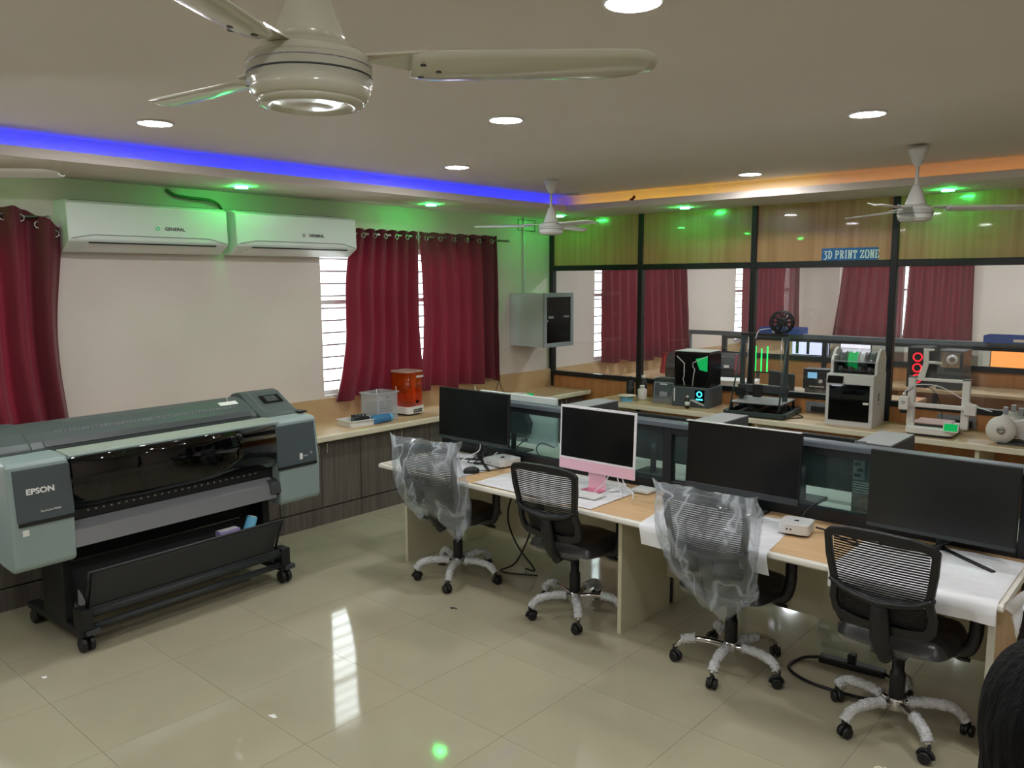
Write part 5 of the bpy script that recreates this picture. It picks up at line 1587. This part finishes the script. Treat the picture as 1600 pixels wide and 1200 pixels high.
for x in (-2.98, -1.2, .56):
    MB().box(x, x + .03, SY - .68, SY - .05, 0, .72).build('side_panel', 'laminate_low', dsk)
# blue trays on the screen cap
for x0, x1, l in ((-4.75, -4.20, 'shallow blue tray on the far screen left of the spool'), (-2.05, -1.2, 'dark blue storage bin on the far screen at the right')):
    e = empty('blue_tray', ((x0 + x1) / 2, SY + .03, 1.27), 0, l, 'tray', 'blue trays on the far screen')
    hw_ = (x1 - x0) / 2
    MB().box(-hw_, hw_, -.16, .16, 0, .006).box(-hw_, hw_, -.16, -.154, .006, .085).box(-hw_, hw_, .154, .16, .006, .085).box(-hw_, -hw_ + .006, -.154, .154, .006, .085).box(hw_ - .006, hw_, -.154, .154, .006, .085).build('tray_body', 'bin_blue', e)
    MB().box(-hw_ * .3, hw_ * .1, -.163, -.16, .02, .05).build('paper_label', 'cream_edge', e)
# black control box with display and knob on a table just behind the partition
tk = empty('narrow_table', (0, 0, 0), 0, 'narrow table standing behind the glass partition', 'table')
MB().box(-5.0, -2.3, 8.55, 9.25, .715, .745).build('top', 'counter_wood_x', tk)
for x in (-4.97, -3.6, -2.33):
    MB().box(x, x + .03, 8.58, 9.22, 0, .715).build('side_panel', 'laminate_low', tk)
e = empty('control_box', (-3.30, 8.92, .745), .1, 'black control box with a pale display and a white knob behind the glass', 'control box')
MB().box(-.17, .17, -.10, .10, .05, .27).build('case', 'black_plastic', e, .004, 1)
MB().box(-.15, .15, -.09, .09, 0, .05).build('base', 'pcb', e)
MB().box(-.12, -.02, -.104, -.10, .17, .235).build('display', 'lcd_pale', e)
MB().cyl((.02, -.10, .14), (.02, -.118, .14), .02, 14).build('knob', 'paper_white', e)
MB().box(-.10, .06, -.103, -.10, .075, .085).build('white_line', 'paper_white', e)
# plotter and paper stack behind the glass
e = empty('desk_plotter', (-4.80, 9.05, .745), .35, 'dark plotter with red flaps behind the tall black printer', 'plotter')
MB().prism([(-.2, .06), (-.22, .18), (-.12, .33), (.18, .35), (.2, .06)], 'x', -.45, .45).build('body', 'plotter_dark', e, .012, 2)
MB().box(-.40, .40, -.15, .15, 0, .06).build('foot', 'black_plastic', e)
MB().prism([(-.235, .12), (-.25, .17), (-.13, .35), (-.11, .34)], 'x', .38, .46).build('red_flap', 'dark_red', e, .004, 1)
MB().box(.26, .32, -.235, -.215, .20, .23).build('label_plate', 'paper_white', e)
for k in range(3):
    tag(MB().cbox((-4.28 + .01 * k, 8.80, .76 + .03 * k), (.50, .34, .028), rz=.15 + .05 * k).build('paper_ream', 'paper_white', None, .003, 1), ['bottom', 'middle', 'top'][k] + ' white board of the stack behind the tall black printer', 'board', 'white boards behind the glass')
e = empty('visitor_chair', (-3.62, 8.10, 0), 2.6, 'dark chair with a curved arm behind the glass left of the open-frame printer', 'chair')
MB().prism(rrect(-.23, .23, -.22, .22, .06, 4), 'z', .42, .48).build('seat', 'black_soft', e, .012, 2)
MB().box(-.21, .21, -.26, -.22, .58, 1.02).build('backrest', 'charcoal', e, .015, 2)
MB().box(-.03, .03, -.27, -.235, .40, .60).build('back_bar', 'black_plastic', e)
for s in (-1, 1):
    MB().tube(bez([(s * .22, -.02, .42), (s * .28, -.02, .50), (s * .27, -.04, .62), (s * .28, .0, .71)], 5), .018, 8).build('arm_post', 'black_plastic', e)
    MB().box(s * .28 - .035, s * .28 + .035, -.12, .13, .71, .735).build('arm_pad', 'black_soft', e, .008, 2)
MB().cyl((0, 0, .10), (0, 0, .42), .03, 12).build('gas_lift', 'black_plastic', e)
for k in range(5):
    a = 2 * PI * k / 5
    MB().tube([(0, 0, .11), (.28 * math.cos(a), .28 * math.sin(a), .07)], .016, 8).build('base_leg', 'chrome', e)
    MB().lathe([(.02, -.02), (.028, -.016), (.028, .016), (.02, .02)], (.28 * math.cos(a), .28 * math.sin(a), .028), 14, 'X').tube([(.28 * math.cos(a), .28 * math.sin(a), .03), (.28 * math.cos(a), .28 * math.sin(a), .07)], .008, 6).build('caster', 'black_plastic', e)
# green lit tube, white bottle and cartons in the far room
e = empty('green_lamp', (-4.55, SY - .55, 0), 0, 'green glowing lamp stand behind the open-frame printer', 'lamp')
MB().cyl((0, 0, .02), (0, 0, .80), .02, 10).build('pole', 'black_plastic', e)
MB().lathe([(.14, 0), (.14, .02), (.02, .03)], n=20).build('base', 'black_plastic', e)
for k in range(4):
    MB().cyl((-.12 + .08 * k, 0, .80), (-.12 + .08 * k, 0, 1.10 + .03 * (k % 2)), .008, 8).build('light_tube', 'green_tube', e)
MB().box(-.15, .15, -.02, .02, .785, .80).build('tube_bar', 'black_plastic', e)
for x, w_, m, l in ((-3.15, .30, 'pink_plate', 'brown carton on the far desk behind the filament box'), (-2.25, .16, 'ac_white', 'white carton on the far desk left of the sunset screen')):
    e = empty('carton', (x, SY + .4, .745), 0, l, 'carton', 'cartons in the far room')
    MB().box(-w_ / 2, w_ / 2, -.12, .12, 0, .40).build('box_body', m, e)
    MB().box(-w_ / 2 - .002, w_ / 2 + .002, -.122, .122, .33, .40).build('box_lid', 'paper_white', e)

# ---------------------------------------------------------------- person whose dark hair enters at the lower right
pe = empty('person', (-.125, 1.27, 0), math.radians(20), 'person with dark hair seen from behind at the lower right corner', 'person')
def skinned(name, verts, edges, radii, mat, root, sub=2):
    me = bpy.data.meshes.new(name)
    me.from_pydata([Vector(v) for v in verts], edges, [])
    o = bpy.data.objects.new(name, me)
    COL.objects.link(o)
    o.parent = pe
    me.materials.append(M[mat])
    md = o.modifiers.new('skin', 'SKIN')
    md.use_smooth_shade = True
    for i, r in enumerate(radii):
        q = me.skin_vertices[0].data[i]
        q.radius = (r, r) if not isinstance(r, tuple) else r
        q.use_root = (i == root)
    sb = o.modifiers.new('sub', 'SUBSURF')
    sb.levels = sb.render_levels = sub
    return o
pe.scale = (.95, .95, .965)
# clothed body, one continuous surface
V = [(0, 0, .76), (0, 0, .90), (0, .01, 1.06), (0, 0, 1.19), (0, 0, 1.25), (0, .01, 1.33)]
E_ = [(0, 1), (1, 2), (2, 3), (3, 4), (4, 5)]
Rr = [(.15, .11), (.135, .10), (.145, .105), (.12, .085), (.055, .055), (.05, .05)]
for s in (-1, 1):
    b = len(V)
    V += [(s * .16, 0, 1.175), (s * .22, -.01, .95), (s * .235, .05, .75), (s * .235, .08, .69)]
    Rr += [.055, .045, .036, .028]
    E_ += [(3, b), (b, b + 1), (b + 1, b + 2), (b + 2, b + 3)]
    b = len(V)
    V += [(s * .085, 0, .70), (s * .095, .01, .40), (s * .10, -.01, .08), (s * .10, .10, .04)]
    Rr += [.085, .06, .042, .036]
    E_ += [(0, b), (b, b + 1), (b + 1, b + 2), (b + 2, b + 3)]
skinned('body', V, E_, Rr, 'dark_shirt', 0)
for s in (-1, 1):
    hv = [(s * .235, .085, .685), (s * .235, .10, .63)]
    he = [(0, 1)]
    hr = [.024, (.032, .018)]
    for k in range(4):
        b = len(hv)
        dx = (-.024 + .016 * k)
        ln = (.055, .066, .070, .062)[k]
        hv += [(s * .235 + dx, .112, .60), (s * .235 + dx, .110, .60 - ln * .55), (s * .235 + dx, .098, .60 - ln)]
        he += [(1, b), (b, b + 1), (b + 1, b + 2)]
        hr += [.0095, .0085, .007]
    b = len(hv)
    hv += [(s * .205, .115, .645), (s * .195, .125, .605), (s * .198, .122, .58)]
    he += [(0, b), (b, b + 1), (b + 1, b + 2)]
    hr += [.011, .010, .008]
    skinned('hand', hv, he, hr, 'skin', 0)
def head(s, t):
    a, b = 2 * PI * s, PI * t
    x = .072 * math.sin(b) * math.cos(a)
    y = .092 * math.sin(b) * math.sin(a)
    z = .115 * math.cos(b)
    if z < 0:
        x *= 1 + .25 * z / .115
        if y < 0:
            y *= 1 + .45 * z / .115
    y += .006
    fr = max(0, math.sin(a)) * math.sin(b)
    y += .022 * fr ** 8 * math.exp(-((z + .012) / .022) ** 2) * math.exp(-(x / .014) ** 2)      # nose
    y -= .008 * fr ** 4 * math.exp(-((z - .012) / .012) ** 2) * math.exp(-((abs(x) - .03) / .014) ** 2)   # eye sockets
    y += .004 * fr ** 6 * math.exp(-((z + .048) / .008) ** 2) * math.exp(-(x / .022) ** 2)      # lips
    return (x, y + .02, 1.425 + z)
MB().grid(head, 40, 30).build('head', 'skin', pe)
for s in (-1, 1):
    MB().grid(lambda p, q, s=s: (s * (.072 + .014 * math.sin(PI * q)), .012 + .018 * math.cos(2 * PI * p) * math.sin(PI * q), 1.42 + .03 * math.sin(2 * PI * p) * math.sin(PI * q)), 12, 6).build('ear', 'skin', pe)
    MB().lathe([(.001, .0), (.009, .004), (.011, .01), (.001, .02)], (s * .03, .082, 1.437), 12, 'Y').build('eye', 'paper_white', pe)
def hairf(s, t):
    a = 2 * PI * s
    b = PI * (.02 + .86 * t)
    front = max(0, math.sin(a))
    k = 1.0
    zlow = -.16 if front < .35 else -.16 + .24 * (front - .35) / .65
    z = .128 * math.cos(b)
    rr_ = math.sin(min(b, PI * .62))
    if b > PI / 2:
        z = -(.17) * (b - PI / 2) / (PI * .38)
        rr_ = 1 - .1 * (b - PI / 2)
    z = max(z, zlow)
    n = 1 + .05 * noise.noise(Vector((4 * math.cos(a), 4 * math.sin(a), z * 18))) + .03 * math.sin(26 * a + 20 * z)
    if z <= zlow + 1e-6 and front > .35:
        n *= .97
    return (.098 * rr_ * n * math.cos(a), .114 * rr_ * n * math.sin(a) + .006, 1.438 + z)
MB().grid(hairf, 72, 30).build('hair', 'hair', pe)

# ---------------------------------------------------------------- small litter on the floor
def scrap(x, y, pts, mat, label, cat='litter'):
    return tag(MB().prism(pts, 'z', 0.0, .0015).build('floor_scrap', mat), label, cat, 'litter on the floor')
q1 = scrap(0, 0, [(0, 0), (.045, .005), (.05, .02), (.01, .026)], 'paper_white', 'white paper scrap on the floor between printer and first chair'); q1.location = (-3.18, 1.88, 0)
q2 = scrap(0, 0, [(0, 0), (.03, .002), (.028, .02), (.004, .022)], 'paper_white', 'white paper scrap on the floor before the printer left wheel'); q2.location = (-4.38, 1.32, 0)
q3 = tag(MB().tube([(0, 0, .004), (.02, .01, .006), (.05, .012, .004)], .003, 5).tube([(.015, -.008, .004), (.03, .02, .004)], .003, 5).build('floor_scrap', 'dark_grey'), 'dark twig of litter on the floor before the first chair', 'litter', 'litter on the floor'); q3.location = (-3.43, 3.30, 0)
q4 = tag(MB().tube(bez([(0, 0, .006), (.02, .012, .012), (.04, .0, .006), (.05, .02, .008), (.03, .03, .006)], 4), .005, 6).build('floor_scrap', 'cream_edge'), 'crumpled tan scrap on the floor beside the nearest chair', 'litter', 'litter on the floor'); q4.location = (-.93, 3.29, 0)
